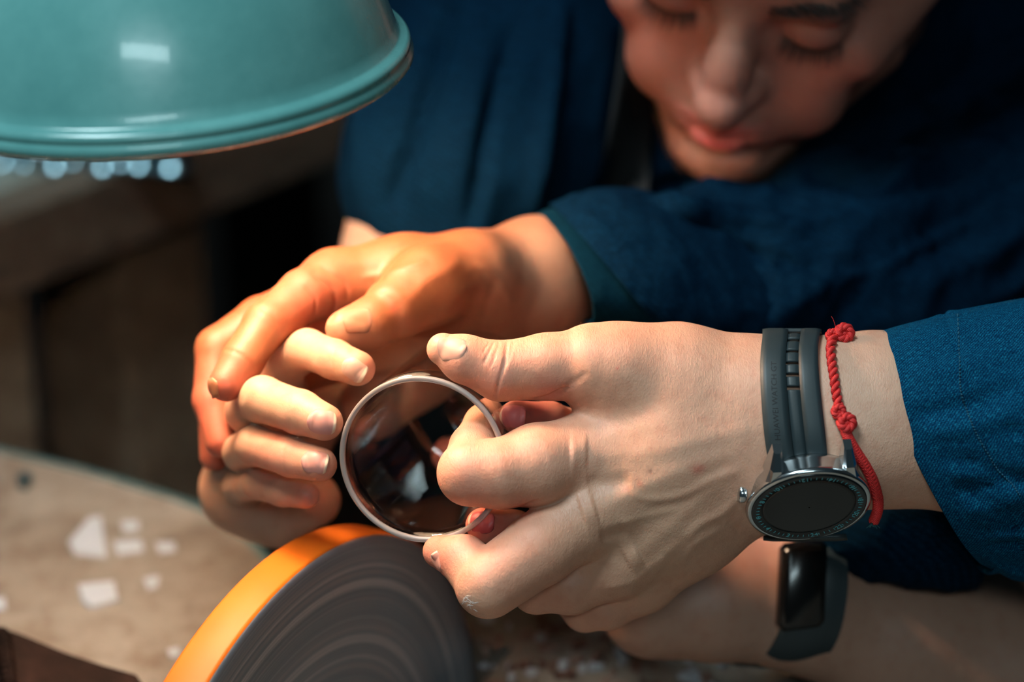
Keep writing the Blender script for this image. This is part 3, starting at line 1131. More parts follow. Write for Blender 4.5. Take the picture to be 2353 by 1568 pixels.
lines = [
    # thumb joint creases
    ([(1166, 782), (1160, 830), (1146, 880), (1134, 925)], 5, -.75), ([(1148, 784), (1138, 815), (1128, 845)], 3.5, -.35),
    ([(1136, 786), (1122, 812), (1110, 838)], 3.5, -.4), ([(1122, 790), (1110, 812)], 3, -.3), ([(1180, 784), (1172, 815), (1160, 850)], 3.5, -.3),
    # web of the thumb
    ([(1215, 926), (1262, 915), (1306, 890)], 9, -1.6), ([(1300, 892), (1350, 856)], 12, -.35),
    # web between index and middle
    ([(1150, 1172), (1190, 1172), (1240, 1150)], 7, -1.0), ([(1184, 1180), (1178, 1210)], 6, -.5),
    # knuckle heads
    ([(1310, 1040), (1350, 1040)], 50, 1.0), ([(1335, 1180), (1370, 1170)], 50, 1.3), ([(1440, 1290), (1470, 1275)], 45, 1.3),
    ([(1350, 1115), (1400, 1110), (1450, 1105)], 28, -1.2), ([(1380, 1240), (1440, 1215)], 22, -1.0),
    # tendons
    ([(1350, 1050), (1480, 1040), (1620, 1010), (1720, 985)], 30, 0.41), ([(1370, 1175), (1480, 1120), (1600, 1070), (1720, 1030)], 28, 0.45),
    ([(1450, 1285), (1540, 1210), (1640, 1120), (1720, 1065)], 25, 0.38),
    # veins
    ([(1450, 1140), (1510, 1148), (1575, 1135), (1640, 1100), (1700, 1080)], 15, 0.52), ([(1575, 1240), (1610, 1205), (1660, 1180), (1710, 1130)], 15, 0.45),
    ([(1400, 1215), (1470, 1190), (1560, 1170)], 14, 0.30), ([(1390, 1350), (1450, 1340), (1500, 1300), (1560, 1245)], 14, 0.38),
    ([(1480, 1345), (1510, 1310), (1530, 1280)], 14, 0.34), ([(1560, 1300), (1600, 1250), (1660, 1215)], 13, 0.34),
    
    # wrist tucks
    ([(1690, 1130), (1720, 1180)], 6, -.3), ([(1670, 1200), (1700, 1225)], 6, -.3),
]
V = relief(V, N, lines)
N = vnormals(V, F)
# fine knuckle wrinkles
f_ = ridged(np.stack([V[:, 0] * .55, V[:, 1] * .22, V[:, 2] * .3], 1))
x_, y_ = pix(V)
kn = sum(np.exp(-(((x_ - a) ** 2 + (y_ - b) ** 2) / r_ ** 2)) for a, b, r_ in ((1170, 1160, 60), (1200, 1050, 70), (1340, 1300, 80), (1150, 830, 60), (1400, 1180, 100), (1680, 950, 130), (1280, 1260, 50)))
V = V + N * ((.5 - f_) * .16 * np.clip(kn, 0, 1))[:, None]
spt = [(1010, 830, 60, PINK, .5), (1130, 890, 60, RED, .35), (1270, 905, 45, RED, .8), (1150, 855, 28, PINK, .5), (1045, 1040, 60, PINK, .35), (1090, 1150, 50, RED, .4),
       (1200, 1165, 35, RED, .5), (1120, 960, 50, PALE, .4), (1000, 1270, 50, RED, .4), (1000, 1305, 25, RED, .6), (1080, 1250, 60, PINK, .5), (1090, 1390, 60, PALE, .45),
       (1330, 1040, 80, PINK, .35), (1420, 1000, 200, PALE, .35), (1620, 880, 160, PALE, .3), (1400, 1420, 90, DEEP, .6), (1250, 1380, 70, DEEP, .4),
       (1500, 1230, 200, (.42, .29, .19), .5), (1950, 950, 260, (.68, .43, .31), .7), (1600, 1080, 12, RED, .5), (1612, 1076, 9, RED, .5), (1470, 1112, 7, RED, .4), (1418, 847, 4, RED, .8),  # large pale spot brightens the forearm, light put into the skin colour
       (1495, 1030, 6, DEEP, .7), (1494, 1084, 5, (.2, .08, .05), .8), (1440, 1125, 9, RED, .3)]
NEAR_V, NEAR_F = V, F
pB = empty('person', C(2450, 900, 30) - UP * 100, 'person reaching in from the right wearing a watch and red cord bracelet', 'person')
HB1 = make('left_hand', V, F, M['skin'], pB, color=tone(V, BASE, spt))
BN = bvh(V, F)
nail(BN, HB1, 1038, 797, -1, -.25, 11.0, 9.0, nm=(-.05, .30, 0), color=(.52, .27, .20), tip=.97)
nail(BN, HB1, 1003, 1294, -1, -.35, 7.0, 6.5, nm=(0, -.6, 0), color=(.50, .22, .17))

# white scratches of dry skin on the middle knuckle
rs = random.Random(9)
mb = MB()
for i in range(16):
    x, y = rs.gauss(1078, 12), rs.gauss(1386, 10)
    a = rs.uniform(-1.2, 1.2)
    P = []
    for s_ in np.linspace(0, 1, 5):
        c, n = cast(BN, x + math.cos(a) * s_ * 14 + rs.uniform(-1, 1), y + math.sin(a) * s_ * 14 + rs.uniform(-1, 1))
        if c is not None: P.append(c + n * .02)
    if len(P) > 3:
        V_, F_ = tube(P, [.01] + [.07] * (len(P) - 2) + [.01], 5); mb.add(V_, F_)
if mb.n: tag(mb.build('dry_skin_scratches', mat('dry_skin', (.75, .74, .72), .8), HB1), kind='stuff')

# ================================================================== the near person's right hand, behind
g = Grid((C(960, 0, 60)[0], C(0, 1640, 160)[1], -215), (C(2560, 0, 150)[0], C(0, 900, 60)[1], 0), 1.15)
palm = [([(1640, 1375, 100, 115), (1840, 1362, 110, 120), (2080, 1445, 128, 145), (2560, 1480, 160, 200)], 10),
        ([(1640, 1395, 100, 112), (1830, 1412, 110, 108), (2050, 1490, 128, 150), (2500, 1590, 130, 150)], 14),
        ([(1640, 1380, 100, 112), (1500, 1392, 96, 108), (1440, 1240, 80, 85), (1430, 1130, 72, 70)], 10),
        ([(1640, 1330, 105, 110), (1500, 1200, 95, 90)], 12)]
fs = [[(1430, 1130, 72, 68), (1350, 1000, 44, 48), (1262, 966, 22, 42), (1184, 958, 12, 38)],
      [(1440, 1240, 80, 78), (1300, 1255, 46, 50), (1180, 1218, 20, 44), (1110, 1207, 10, 41)],
      [(1450, 1180, 90, 70), (1290, 1120, 112, 50), (1120, 1068, 118, 47), (1035, 1046, 116, 43)]]
D = fingers(g, g.new(), palm, fs, 6, 2.5, .8)
V, F = g.mesh(D); V = smooth_mesh(V, F, 2)
spt = [(1210, 950, 100, (.30, .07, .055), .95), (1110, 1205, 80, RED, .85), (1030, 1046, 60, RED, .8), (1720, 1260, 80, PINK, .6)]  # first spot: the thumb's shadow put into the fingertip colour
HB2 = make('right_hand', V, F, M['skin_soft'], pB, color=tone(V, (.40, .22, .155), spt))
B2 = bvh(V, F)
nail(B2, HB2, 1176, 954, -1, -.05, 10, 8.5, nm=(-.2, .1, 0), color=(.50, .14, .14))
nail(B2, HB2, 1104, 1196, -1, -.12, 10, 8.5, nm=(-.25, .25, 0), color=(.42, .07, .07))

# ================================================================== the man: left hand (palm side, thumb in front)
g = Grid((C(430, 0, 100)[0], C(0, 1160, 160)[1], -262), (C(1900, 0, 230)[0], C(0, 470, 100)[1], -14), .95)
palm = [([(1080, 650, 95, 108), (1230, 612, 118, 106), (1340, 605, 148, 102), (1850, 500, 225, 120)], 8),
        ([(1090, 700, 102, 95), (1240, 684, 122, 95), (1380, 660, 152, 88)], 12),
        ([(1090, 645, 92, 104), (930, 640, 84, 92), (770, 652, 76, 77)], 9),
        ([(1080, 700, 100, 90), (760, 690, 96, 80)], 10),
        ([(1080, 760, 110, 90), (760, 780, 112, 76)], 12),
        ([(1080, 700, 118, 95), (960, 820, 138, 100), (860, 930, 140, 80)], 12),
        ([(1080, 628, 80, 95), (985, 658, 62, 79), (905, 712, 50, 66)], 8)]
fs = [[(985, 658, 62, 78), (905, 713, 50, 65), (848, 746, 43, 60), (806, 753, 39, 47), (785, 755, 37, 38)],
      [(770, 654, 76, 76), (700, 680, 62, 62), (612, 746, 46, 53), (556, 830, 36, 49), (520, 882, 30, 42)],
      [(760, 690, 96, 76), (600, 738, 88, 56), (500, 802, 80, 50), (486, 920, 72, 43), (508, 1015, 66, 38)],
      [(760, 740, 110, 72), (570, 800, 105, 50), (500, 900, 100, 44), (492, 1048, 92, 34)],
      [(760, 820, 118, 66), (640, 880, 126, 44), (580, 980, 124, 38)]]
D = fingers(g, g.new(), palm, fs, 6, 2.2, .8)
V, F = g.mesh(D); V = smooth_mesh(V, F, 2)
N = vnormals(V, F)
lines = [([(716, 628), (760, 660), (772, 700), (755, 745)], 7, -1.2, (0, 130)), ([(736, 612), (790, 650), (800, 690)], 6, -.7, (0, 130)), ([(700, 655), (726, 690), (720, 740)], 5, -.6, (0, 130)),
         ([(585, 700), (630, 728), (655, 775)], 5, -.6, (0, 90)), ([(500, 800), (548, 812), (590, 850)], 4, -.35, (0, 70)),
         ([(872, 670), (900, 672), (930, 700)], 4, -.4, (0, 90)), ([(880, 682), (905, 690), (925, 715)], 4, -.4, (0, 90)),
         ([(830, 640), (900, 625), (980, 600)], 12, .6, (0, 130)), ([(940, 690), (990, 640), (1060, 600)], 22, .6, (0, 130)), ([(1000, 740), (1050, 680), (1110, 640)], 20, .5, (0, 150)),
         ([(1180, 700), (1140, 640), (1090, 600)], 14, .6, (0, 150)), ([(1100, 780), (1120, 700), (1140, 640)], 13, -.5, (0, 150)), ([(1060, 790), (1070, 720), (1110, 660)], 13, -.4, (0, 150))]
V = relief(V, N, lines); N = vnormals(V, F)
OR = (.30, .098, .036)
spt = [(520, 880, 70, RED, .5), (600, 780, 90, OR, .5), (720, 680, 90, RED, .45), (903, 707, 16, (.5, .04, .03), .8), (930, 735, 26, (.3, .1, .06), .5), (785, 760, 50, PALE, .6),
       (870, 700, 80, OR, .5), (480, 950, 90, RED, .5), (490, 1060, 50, RED, .6), (700, 780, 120, (.45, .06, .03), .6, (60, 200)), (900, 620, 150, OR, .6), (1250, 620, 120, PALE, .5), (950, 960, 170, (.75, .42, .27), .9, (88, 200))]  # last spot: light through the glass painted into the palm colour
pA = empty('person', C(1750, 900, 300) - UP * 200, 'man in blue shirt bending his bearded face down over the glass cup', 'person')
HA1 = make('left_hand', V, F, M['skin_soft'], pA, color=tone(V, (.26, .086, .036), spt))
B3 = bvh(V, F)
nail(B3, HA1, 822, 731, -1, .32, 11.5, 10, nm=(.1, .5, 0), color=(.34, .15, .085), tip=.97)
nail(B3, HA1, 483, 892, -.5, .85, 8, 7, nm=(-1.2, 0, 0), color=(.30, .12, .06), tip=.97)

# ---- his right hand (backs of the fingers towards the camera)
g = Grid((C(440, 0, 120)[0], C(0, 1290, 140)[1], -285), (C(1000, 0, 240)[0], C(0, 440, 200)[1], 8), .85)
palm = [([(565, 1130, 112, 92), (640, 1170, 112, 86)], 10), ([(560, 1120, 112, 85), (590, 1000, 115, 75), (640, 900, 112, 65)], 12),
        ([(620, 1120, 125, 95), (720, 900, 160, 92), (840, 720, 205, 90), (900, 540, 250, 108)], 12), ([(640, 1150, 112, 80), (720, 1150, 98, 62)], 10)]
fs = [[(640, 900, 105, 55), (655, 840, 62, 47), (706, 803, 40, 46), (768, 826, 27, 45), (822, 847, 18, 41)],
      [(600, 980, 108, 58), (568, 945, 60, 50), (602, 918, 30, 53), (690, 948, 16, 51), (746, 971, 9, 43)],
      [(585, 1050, 108, 56), (556, 1040, 62, 44), (584, 1024, 34, 45), (670, 1050, 20, 46), (734, 1068, 11, 41)],
      [(575, 1120, 110, 56), (552, 1118, 72, 38), (592, 1112, 48, 36), (650, 1128, 38, 36), (704, 1139, 30, 31)]]
D = fingers(g, g.new(), palm, fs, 6, 2.0, .6)
V, F = g.mesh(D); V = smooth_mesh(V, F, 2)
N = vnormals(V, F)
lines = [([(770, 800), (762, 830), (772, 862)], 3.5, -.25, (-20, 60)), ([(666, 905), (660, 945), (668, 990)], 4, -.3, (-20, 60)), ([(654, 1010), (650, 1050), (655, 1090)], 4, -.3, (-20, 60)),
         ([(600, 880), (575, 900), (560, 940)], 10, .3, (-20, 60))]
V = relief(V, N, lines)
LITE = (.58, .37, .26)
spt = [(600, 920, 70, LITE, .5), (690, 945, 60, LITE, .5), (700, 810, 50, LITE, .5), (760, 975, 36, RED, .45), (750, 1075, 40, RED, .5), (845, 850, 36, RED, .55), (620, 1060, 60, PINK, .6),
       (715, 1145, 40, RED, .7), (803, 808, 6, (.35, .12, .08), .8), (600, 1180, 120, (.33, .22, .16), .7, (60, 200)), (700, 1000, 60, PINK, .3), (640, 1000, 30, RED, .4)]
HA2 = make('right_hand', V, F, M['skin_soft'], pA, color=tone(V, (.50, .28, .185), spt))
B4 = bvh(V, F)
nail(B4, HA2, 812, 849, .78, .5, 10.0, 8.4, nm=(0, .1, 0), color=(.50, .30, .24), tip=.62)
nail(B4, HA2, 738, 973, 1, .14, 11.0, 9.4, nm=(0, -.1, 0), color=(.50, .24, .21), tip=.66)
nail(B4, HA2, 722, 1058, 1, .22, 10.5, 9.0, nm=(0, .1, 0), color=(.48, .235, .20), tip=.64)
# ---- head, in its own frame (x: picture right, y: up the face, z: out of the face; mm; origin between the eyes)
TH, YW, RL = math.radians(58), math.radians(18), math.radians(1)


def rot(ax, a):
    c, s = math.cos(a), math.sin(a)
    return {'x': np.array([[1, 0, 0], [0, c, -s], [0, s, c]]), 'y': np.array([[c, 0, s], [0, 1, 0], [-s, 0, c]]), 'z': np.array([[c, -s, 0], [s, c, 0], [0, 0, 1]])}[ax]


HR = rot('z', -RL) @ rot('x', TH) @ rot('y', -YW)
HO = C(1706, 20, 128)
HS = .96


def H(p): return HO + HS * np.asarray(p, float) @ HR.T


g = Grid((-92, -150, -190), (92, 140, 48), 1.25)
D = g.new()
e = g.ell
e(D, (0, 42, -88), (75, 88, 96), 0)
e(D, (0, -20, -48), (62, 72, 56), 14)
for s_ in (-1, 1):
    g.cone(D, (s_ * 50, -22, -14), (s_ * 66, -12, -52), 15, 14, 14)       # cheek bone
    g.cone(D, (s_ * 14, -92, 2), (s_ * 54, -68, -56), 13, 15, 16)        # jaw
    e(D, (s_ * 30, -52, -6), (22, 26, 18), 14)                            # cheek
g.cone(D, (-34, 18, -2), (34, 18, -2), 12, 12, 14)                        # brow
e(D, (0, 50, -20), (54, 38, 26), 18)                                      # forehead
e(D, (0, -92, 7), (18, 16, 17), 12)                                       # chin
e(D, (0, -64, 6), (26, 20, 15), 12)                                       # muzzle
for s_ in (-1, 1):
    e(D, (s_ * 31, 0, 14), (17, 10, 11), 9, 'cut')                        # sockets
    e(D, (s_ * 32, -2, -7), (15, 13, 14), 3)                              # closed lids
    g.cone(D, (s_ * 19, -8, 3), (s_ * 32, -11, 6.4), 1.0, 1.3, 2.5, 'cut')  # lash slit
    g.cone(D, (s_ * 32, -11, 6.4), (s_ * 45, -7, 2), 1.3, 1.0, 2.5, 'cut')
g.cone(D, (0, 4, 5), (0, -22, 16), 8, 9, 9)                               # nose bridge
g.cone(D, (0, -22, 16), (0, -36, 22), 9, 10.5, 5)
e(D, (0, -38, 24), (11, 10.5, 11), 6)
for s_ in (-1, 1):
    e(D, (s_ * 11.5, -37, 12), (6, 7, 9), 6)
    e(D, (s_ * 6.5, -48, 18), (3.6, 4, 6), 2, 'cut')
g.cone(D, (0, -16, 14), (0, -22, 17), 9.2, 9.2, 6)                        # slight hump
g.cone(D, (0, -50, 20), (0, -57, 20.5), 2.0, 2.0, 6, 'cut')
# mouth
g.cone(D, (-17, -60.5, 14), (0, -58, 19.5), 3.5, 5.2, 4)
g.cone(D, (17, -60.5, 14), (0, -58, 19.5), 3.5, 5.2, 4)
g.cone(D, (-14, -66, 14), (14, -66, 14), 4.5, 4.5, 4)
e(D, (0, -68, 20), (13, 5.6, 6.5), 3)
g.cone(D, (-24, -61.5, 15), (0, -62.3, 27), .8, .8, 1.6, 'cut')
g.cone(D, (24, -61.5, 15), (0, -62.3, 27), .8, .8, 1.6, 'cut')
g.cone(D, (-12, -77, 18), (12, -77, 18), 4, 4, 8, 'cut')
for s_ in (-1, 1):                                                        # ears
    e(D, (s_ * 76, -8, -78), (6, 30, 18), 3)
    e(D, (s_ * 81, -6, -74), (4, 18, 9), 3, 'cut')
g.cone(D, (0, -60, -95), (10, -150, -150), 56, 60, 18)                    # neck
V, F = g.mesh(D); V = smooth_mesh(V, F, 2)
# colour in the face frame
c = np.tile(np.array((.36, .15, .105)), (len(V), 1))


def fs_(p, r, col, w_):
    global c
    q = np.exp(-(((V - np.array(p)) / np.array(r)) ** 2).sum(1)) * w_
    c = c * (1 - q[:, None]) + np.array(col) * q[:, None]


for s_ in (-1, 1):
    fs_((s_ * 42, -30, 0), (24, 22, 30), (.50, .17, .12), .7)
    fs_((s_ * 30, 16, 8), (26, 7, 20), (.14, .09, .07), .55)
    fs_((s_ * 30, 2, 4), (20, 10, 20), (.36, .16, .12), .6)
fs_((0, -36, 26), (16, 20, 20), (.56, .28, .23), .7)
fs_((0, 4, 8), (10, 20, 16), (.50, .34, .27), .5)
fs_((0, -58, 20), (17, 3.6, 16), (.52, .10, .09), .9)
fs_((0, -66.5, 20), (15, 5.5, 16), (.62, .10, .09), 1.0)
fs_((0, -52, 18), (24, 4, 20), (.20, .12, .08), .45)
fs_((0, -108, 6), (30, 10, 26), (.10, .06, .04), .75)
fs_((0, -92, 14), (16, 8, 16), (.50, .25, .15), .4)
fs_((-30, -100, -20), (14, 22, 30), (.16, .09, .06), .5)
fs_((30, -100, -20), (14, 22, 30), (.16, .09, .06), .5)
HEAD = make('head', H(V), F, M['skin_soft'], pA, color=c)
BH = bvh(V, F)
rs = random.Random(4)


def hairs(name, n, gen, m=M['hair']):
    mb = MB()
    for i in range(n):
        q = gen()
        if q is None: continue
        p, d, L, r = q
        d = np.array(d, float); d /= np.linalg.norm(d)
        bend = np.array([rs.uniform(-.3, .3), -.3, rs.uniform(-.1, .3)])
        P = [np.array(p) + d * L * s_ + bend * L * .4 * s_ * s_ for s_ in (0, .5, 1)]
        V_, F_ = tube(P, [r, r * .8, r * .2], 4, cap=False)
        mb.add(V_, F_)
    o = mb.build(name, m, pA) if False else None
    return mb


def put(mb, name, m=None):
    Vv = np.concatenate(mb.v)
    return make(name, H(Vv), mb.f, m or M['hair'], HEAD)


def on_head(x, y, dirz=1, dx=0, dy=0):
    h = BH.ray_cast(Vector((x - dx * 60, y - dy * 60, 90)), Vector((dx * 60, dy * 60, -60)).normalized())
    return (np.array(h[0]), np.array(h[1])) if h[0] is not None else (None, None)


def brow_gen(s_):
    def f():
        u = rs.random(); x = s_ * (13 + 36 * u); y = 17 + 7 * math.sin(u * 2.3) + rs.gauss(0, 2.2 * (1 - .5 * u))
        p, n = on_head(x, y)
        if p is None: return None
        return p, (s_ * .9, .35 - .6 * u, .35), rs.uniform(5, 8), .16
    return f


for s_ in (-1, 1):
    tag(put(hairs('', 260, brow_gen(s_)), 'eyebrow'), kind='stuff')
    mb = MB()
    for i in range(34):
        u = i / 33
        x = s_ * (20 + 25 * u)
        y = -8 - 3.0 * math.sin(math.pi * u)
        p, n = on_head(x, y)
        if p is None: continue
        d = np.array([s_ * (u - .4) * .7 + rs.uniform(-.12, .12), -.85, .75])
        d /= np.linalg.norm(d)
        L = 8.5 + rs.uniform(-2, 1.5)
        P = [p - d * .5, p + d * L * .5, p + d * L + np.array([0, .6, .8])]
        V_, F_ = tube(P, [.32, .24, .05], 5, cap=False); mb.add(V_, F_)
    put(mb, 'eyelashes')


def beard_gen():
    a = rs.uniform(-1, 1)
    x = a * 34; y = -99 - rs.uniform(0, 14) + abs(a) * 14
    h = BH.ray_cast(Vector((x * 1.6, y - 40, 70)), Vector((-x * .6, 40, -70)).normalized())
    if h[0] is None: return None
    return np.array(h[0]), (a * .3, -.9, .35), rs.uniform(2.5, 5), .13


tag(put(hairs('', 1100, beard_gen), 'beard', mat('beard_hair', (.06, .030, .015), .6)), kind='stuff')
# hair on the skull: a shell of locks
mb = MB()
for i in range(420):
    th_, ph_ = rs.uniform(0, 2 * math.pi), math.acos(rs.uniform(-.35, 1))
    d = np.array([math.cos(th_) * math.sin(ph_), math.cos(ph_), math.sin(th_) * math.sin(ph_)])
    if d[2] > .5 and d[1] < .75: continue
    h = BH.ray_cast(Vector(np.array([0, 42, -88]) + d * 150), Vector(-d))
    if h[0] is None: continue
    p = np.array(h[0])
    if p[1] < 5 and p[2] > -60: continue
    t_ = np.cross(d, (1, .2, 0)); t_ /= np.linalg.norm(t_) + 1e-6
    P = [p - d * 1, p + d * 4 + t_ * 7, p + d * 5 + t_ * 17, p + d * 3 + t_ * 28]
    V_, F_ = tube(P, [3.5, 5, 4, .6], 6, cap=False); mb.add(V_, F_)
tag(put(mb, 'hair'), kind='stuff')

# ------------------------------------------------------------------ clothing


def loft(rings, n=96, m=60, disp=None, lip=1.2, depth=10, endcap=False, sq=1.0):
    """rings: (T, B, W[mm]) image-space top and bottom points (px,py,d) and the offset to the front of the loop"""
    keys = []
    for T_, B_, W_ in rings:
        t_, b_ = C(*T_), C(*B_)
        keys.append(np.concatenate([(t_ + b_) / 2, (t_ - b_) / 2, np.asarray(W_, float)]))
    K = spline(keys, m) if len(keys) > 2 else np.array([keys[0] + (keys[1] - keys[0]) * s_ for s_ in np.linspace(0, 1, m)])
    V, UV = [], []
    L = 0
    for i in range(m):
        c, u, wv = K[i][:3], K[i][3:6], K[i][6:]
        if i: L += np.linalg.norm(K[i][:3] - K[i - 1][:3])
        per = math.pi * (np.linalg.norm(u) + np.linalg.norm(wv))
        for j in range(n):
            a = 2 * math.pi * j / n
            V.append(c + math.copysign(abs(math.cos(a)) ** sq, math.cos(a)) * u + math.copysign(abs(math.sin(a)) ** sq, math.sin(a)) * wv)
            UV.append((L, per * j / n))
    V = np.array(V); UV = np.array(UV)
    Cn = np.repeat(K[:, :3], n, 0)
    Nn = V - Cn; Nn /= np.linalg.norm(Nn, axis=1, keepdims=True)
    ang = np.tile(2 * np.pi * np.arange(n) / n, m); tt = np.repeat(np.linspace(0, 1, m), n)
    if disp is not None: V = V + Nn * disp(V, tt, ang)[:, None]
    # fold the first ring inwards to give the hem a thickness
    inner = []
    uvi = []
    for s_, dep in ((.4, -.35), (1.0, -.2), (1.0, .6), (1.0, 1.0)):
        q = V[:n] - Nn[:n] * lip * 2 * s_ + (K[min(6, m - 1)][:3] - K[0][:3]) / np.linalg.norm(K[min(6, m - 1)][:3] - K[0][:3]) * depth * dep * (.1 if dep < 0 else 1)
        inner.append(q); uvi.append(UV[:n] + np.array([-1, 0]))
    V = np.vstack(inner[::-1] + [V]); UV = np.vstack(uvi[::-1] + [UV])
    m2 = m + 4
    F = []
    for i in range(m2 - 1):
        for j in range(n):
            l = (j + 1) % n
            F.append((i * n + j, i * n + l, i * n + n + l, i * n + n + j))
    if endcap: F = F + [tuple((m2 - 1) * n + j for j in range(n))]
    return V, F, UV


def wr(V, k, s=1.0): return (ridged(V * k) - .5) * s


# near sleeve
def d1(V, t, a):
    fr = .5 - .5 * np.cos(np.clip(a, 0, 2 * np.pi))
    along = np.stack([t * 2.0 + .4, np.cos(a) * 3.2 + t * 1.2, np.sin(a) * 3.2], 1)
    f = (ridged(along, 3) - .55) * (2.5 + 12 * np.clip(t, 0, 1)) * (.35 + .65 * np.clip(np.cos(a - 2.6) * .5 + .5, 0, 1))
    seam = np.exp(-((t - .30 - .02 * np.cos(a)) / .012) ** 2) * -.9 + np.exp(-((t - .34) / .03) ** 2) * .6
    pk = (vnoise(np.stack([t * 0, a * 14, t * 0], 1)) - .5) * np.exp(-((t - .32) / .05) ** 2) * 1.6
    return f * np.clip(t * 5, .12, 1) + seam + pk + (vnoise(np.stack([t * 0, a * 2.5, t * 0 + 3], 1)) - .5) * 1.2


V, F, UV = loft([((2012, 768, 18), (2262, 1300, 34), (-13.5, 2, 38)), ((2110, 742, 18), (2330, 1330, 36), (-9, 2, 42)), ((2215, 716, 20), (2420, 1350, 38), (-5, 1, 46)),
                 ((2360, 688, 22), (2560, 1400, 42), (0, 0, 52)), ((2560, 640, 26), (2800, 1450, 46), (0, 0, 60)), ((2900, 560, 40), (3100, 1500, 60), (0, 0, 66))],
                128, 110, d1, lip=1.0, endcap=True)
_Q = np.array([f for f in F if len(f) == 4])
_N = vnormals(V, _Q)
if _N[:, 2].max() < 0 or (_N[np.argmax(V[:, 2])][2] < 0): _N = -_N
V = relief(V, _N, [([(2095, 956), (2160, 946), (2240, 926), (2353, 878)], 24, -2.4, (-200, 200)), ([(2120, 998), (2230, 980), (2353, 935)], 22, 1.6, (-200, 200)),
    ([(2190, 1127), (2280, 1116), (2400, 1095)], 17, -3.2, (-200, 200)), ([(2215, 1174), (2353, 1152)], 16, 2.0, (-200, 200)), ([(2240, 1222), (2400, 1208)], 11, -2.6, (-200, 200)),
    ([(2260, 1259), (2400, 1250)], 9, -2.2, (-200, 200)), ([(2100, 857), (2190, 849), (2330, 800)], 30, 1.2, (-200, 200)), ([(2260, 1010), (2400, 985)], 12, -2.0, (-200, 200)), ([(2150, 1060), (2260, 1056)], 14, -1.2, (-200, 200))] +
    [([(2212 + 1.1 * max(0, y - 930), y), (2275 + 1.1 * max(0, y - 930), y - 14)], 6, -1.1, (-200, 200)) for y in range(905, 1110, 24)])
SLV = make('shirt_sleeve', V, F, M['denim'], pB, uv=UV)
BS = BVHTree.FromPolygons([Vector(v) for v in V], F)
# seam stitches
seam_px = spline([(2200, 722), (2204, 790), (2205, 850), (2208, 900), (2222, 945), (2238, 985), (2262, 1030), (2290, 1075), (2322, 1110), (2345, 1140)], 62)
mb = MB()
for i in range(0, 61):
    (xa, ya), (xb, yb) = seam_px[i], seam_px[i] + (seam_px[i + 1] - seam_px[i]) * .62
    ca, na = cast(BS, xa, ya); cb, nb = cast(BS, xb, yb)
    if ca is None or cb is None: continue
    V_, F_ = tube([ca + na * .05, (ca + cb) / 2 + na * .32, cb + nb * .05], [.2, .36, .2], 6)
    make('stitch', V_, F_, M['stitch'], SLV)
# fuzz along the hem and the top outline
mb = MB()
for i in range(420):
    if i % 2: x, y = (lambda q: (2012 + 340 * q, 770 - 82 * q))(rs.random())
    else:
        q = rs.random(); P_ = spline([(2014, 775), (2018, 870), (2045, 975), (2090, 1085), (2140, 1180), (2230, 1290)], 50)[int(q * 49)]; x, y = P_
    for s_ in range(8):
        ca, na = cast(BS, x, y)
        if ca is not None: break
        x += 2; y += 3
    if ca is None: continue
    d = na + np.array([rs.uniform(-.8, .4), rs.uniform(-.2, .9), 0]); d /= np.linalg.norm(d)
    V_, F_ = tube([ca, ca + d * rs.uniform(.2, .6), ca + d * rs.uniform(.6, 1.0) + np.array([rs.uniform(-.3, .3), rs.uniform(-.3, .3), 0])], .03, 3, cap=False)
    mb.add(V_, F_)
tag(mb.build('cloth_fuzz', M['stitch'], SLV), kind='stuff')

# inner turned-up layer seen under the near sleeve
V, F, UV = loft([((2250, 1180, 40), (2262, 1316, 44), (0, 0, 30)), ((2400, 1180, 44), (2420, 1300, 48), (0, 0, 36)), ((2800, 1100, 50), (2800, 1330, 60), (0, 0, 40))], 72, 30, lambda V, t, a: wr(V, .08, 1.5), lip=.8, endcap=True)
make('sleeve_lining', V, F, M['denim'], pB, uv=UV)

# his own right sleeve, rolled above the far forearm


def soft(V, t, a): return wr(V, .035, 9) + wr(V, .09, 2)


V, F, UV = loft([((2242, 1050, 112), (2240, 1342, 100), (-4, 0, 46)), ((2100, 1010, 112), (2090, 1330, 98), (0, 0, 50)), ((1960, 1000, 118), (1960, 1308, 104), (0, 0, 46)), ((1830, 1020, 130), (1850, 1262, 118), (0, 0, 30))], 72, 40, soft, lip=1.0, endcap=True)
make('shirt_hem', V, F, M['shirt'], pB, uv=UV)
# shoulders and trunk of the person on the right, outside the frame
g = Grid((150, -330, -330), (760, 260, 90), 5.0)
D = g.new()
g.cone(D, (330, -10, -20), (560, 60, -60), 62, 78, 20); g.cone(D, (330, -90, -130), (560, 10, -170), 50, 76, 20)
g.cone(D, (600, 60, -120), (620, -260, -160), 90, 110, 40)
V, F = g.mesh(D); N = vnormals(V, F)
V = V + N * wr(V, .03, 10)[:, None]
make('shirt', V, F, M['shirt'], pB)

# the man's shirt
g = Grid((C(740, 0, 300)[0] - 20, -250, -520), (C(2900, 0, 300)[0], 260, -128), 3.2)
D = g.new()


def c2(pts, k): g.chain(D, pts, k)


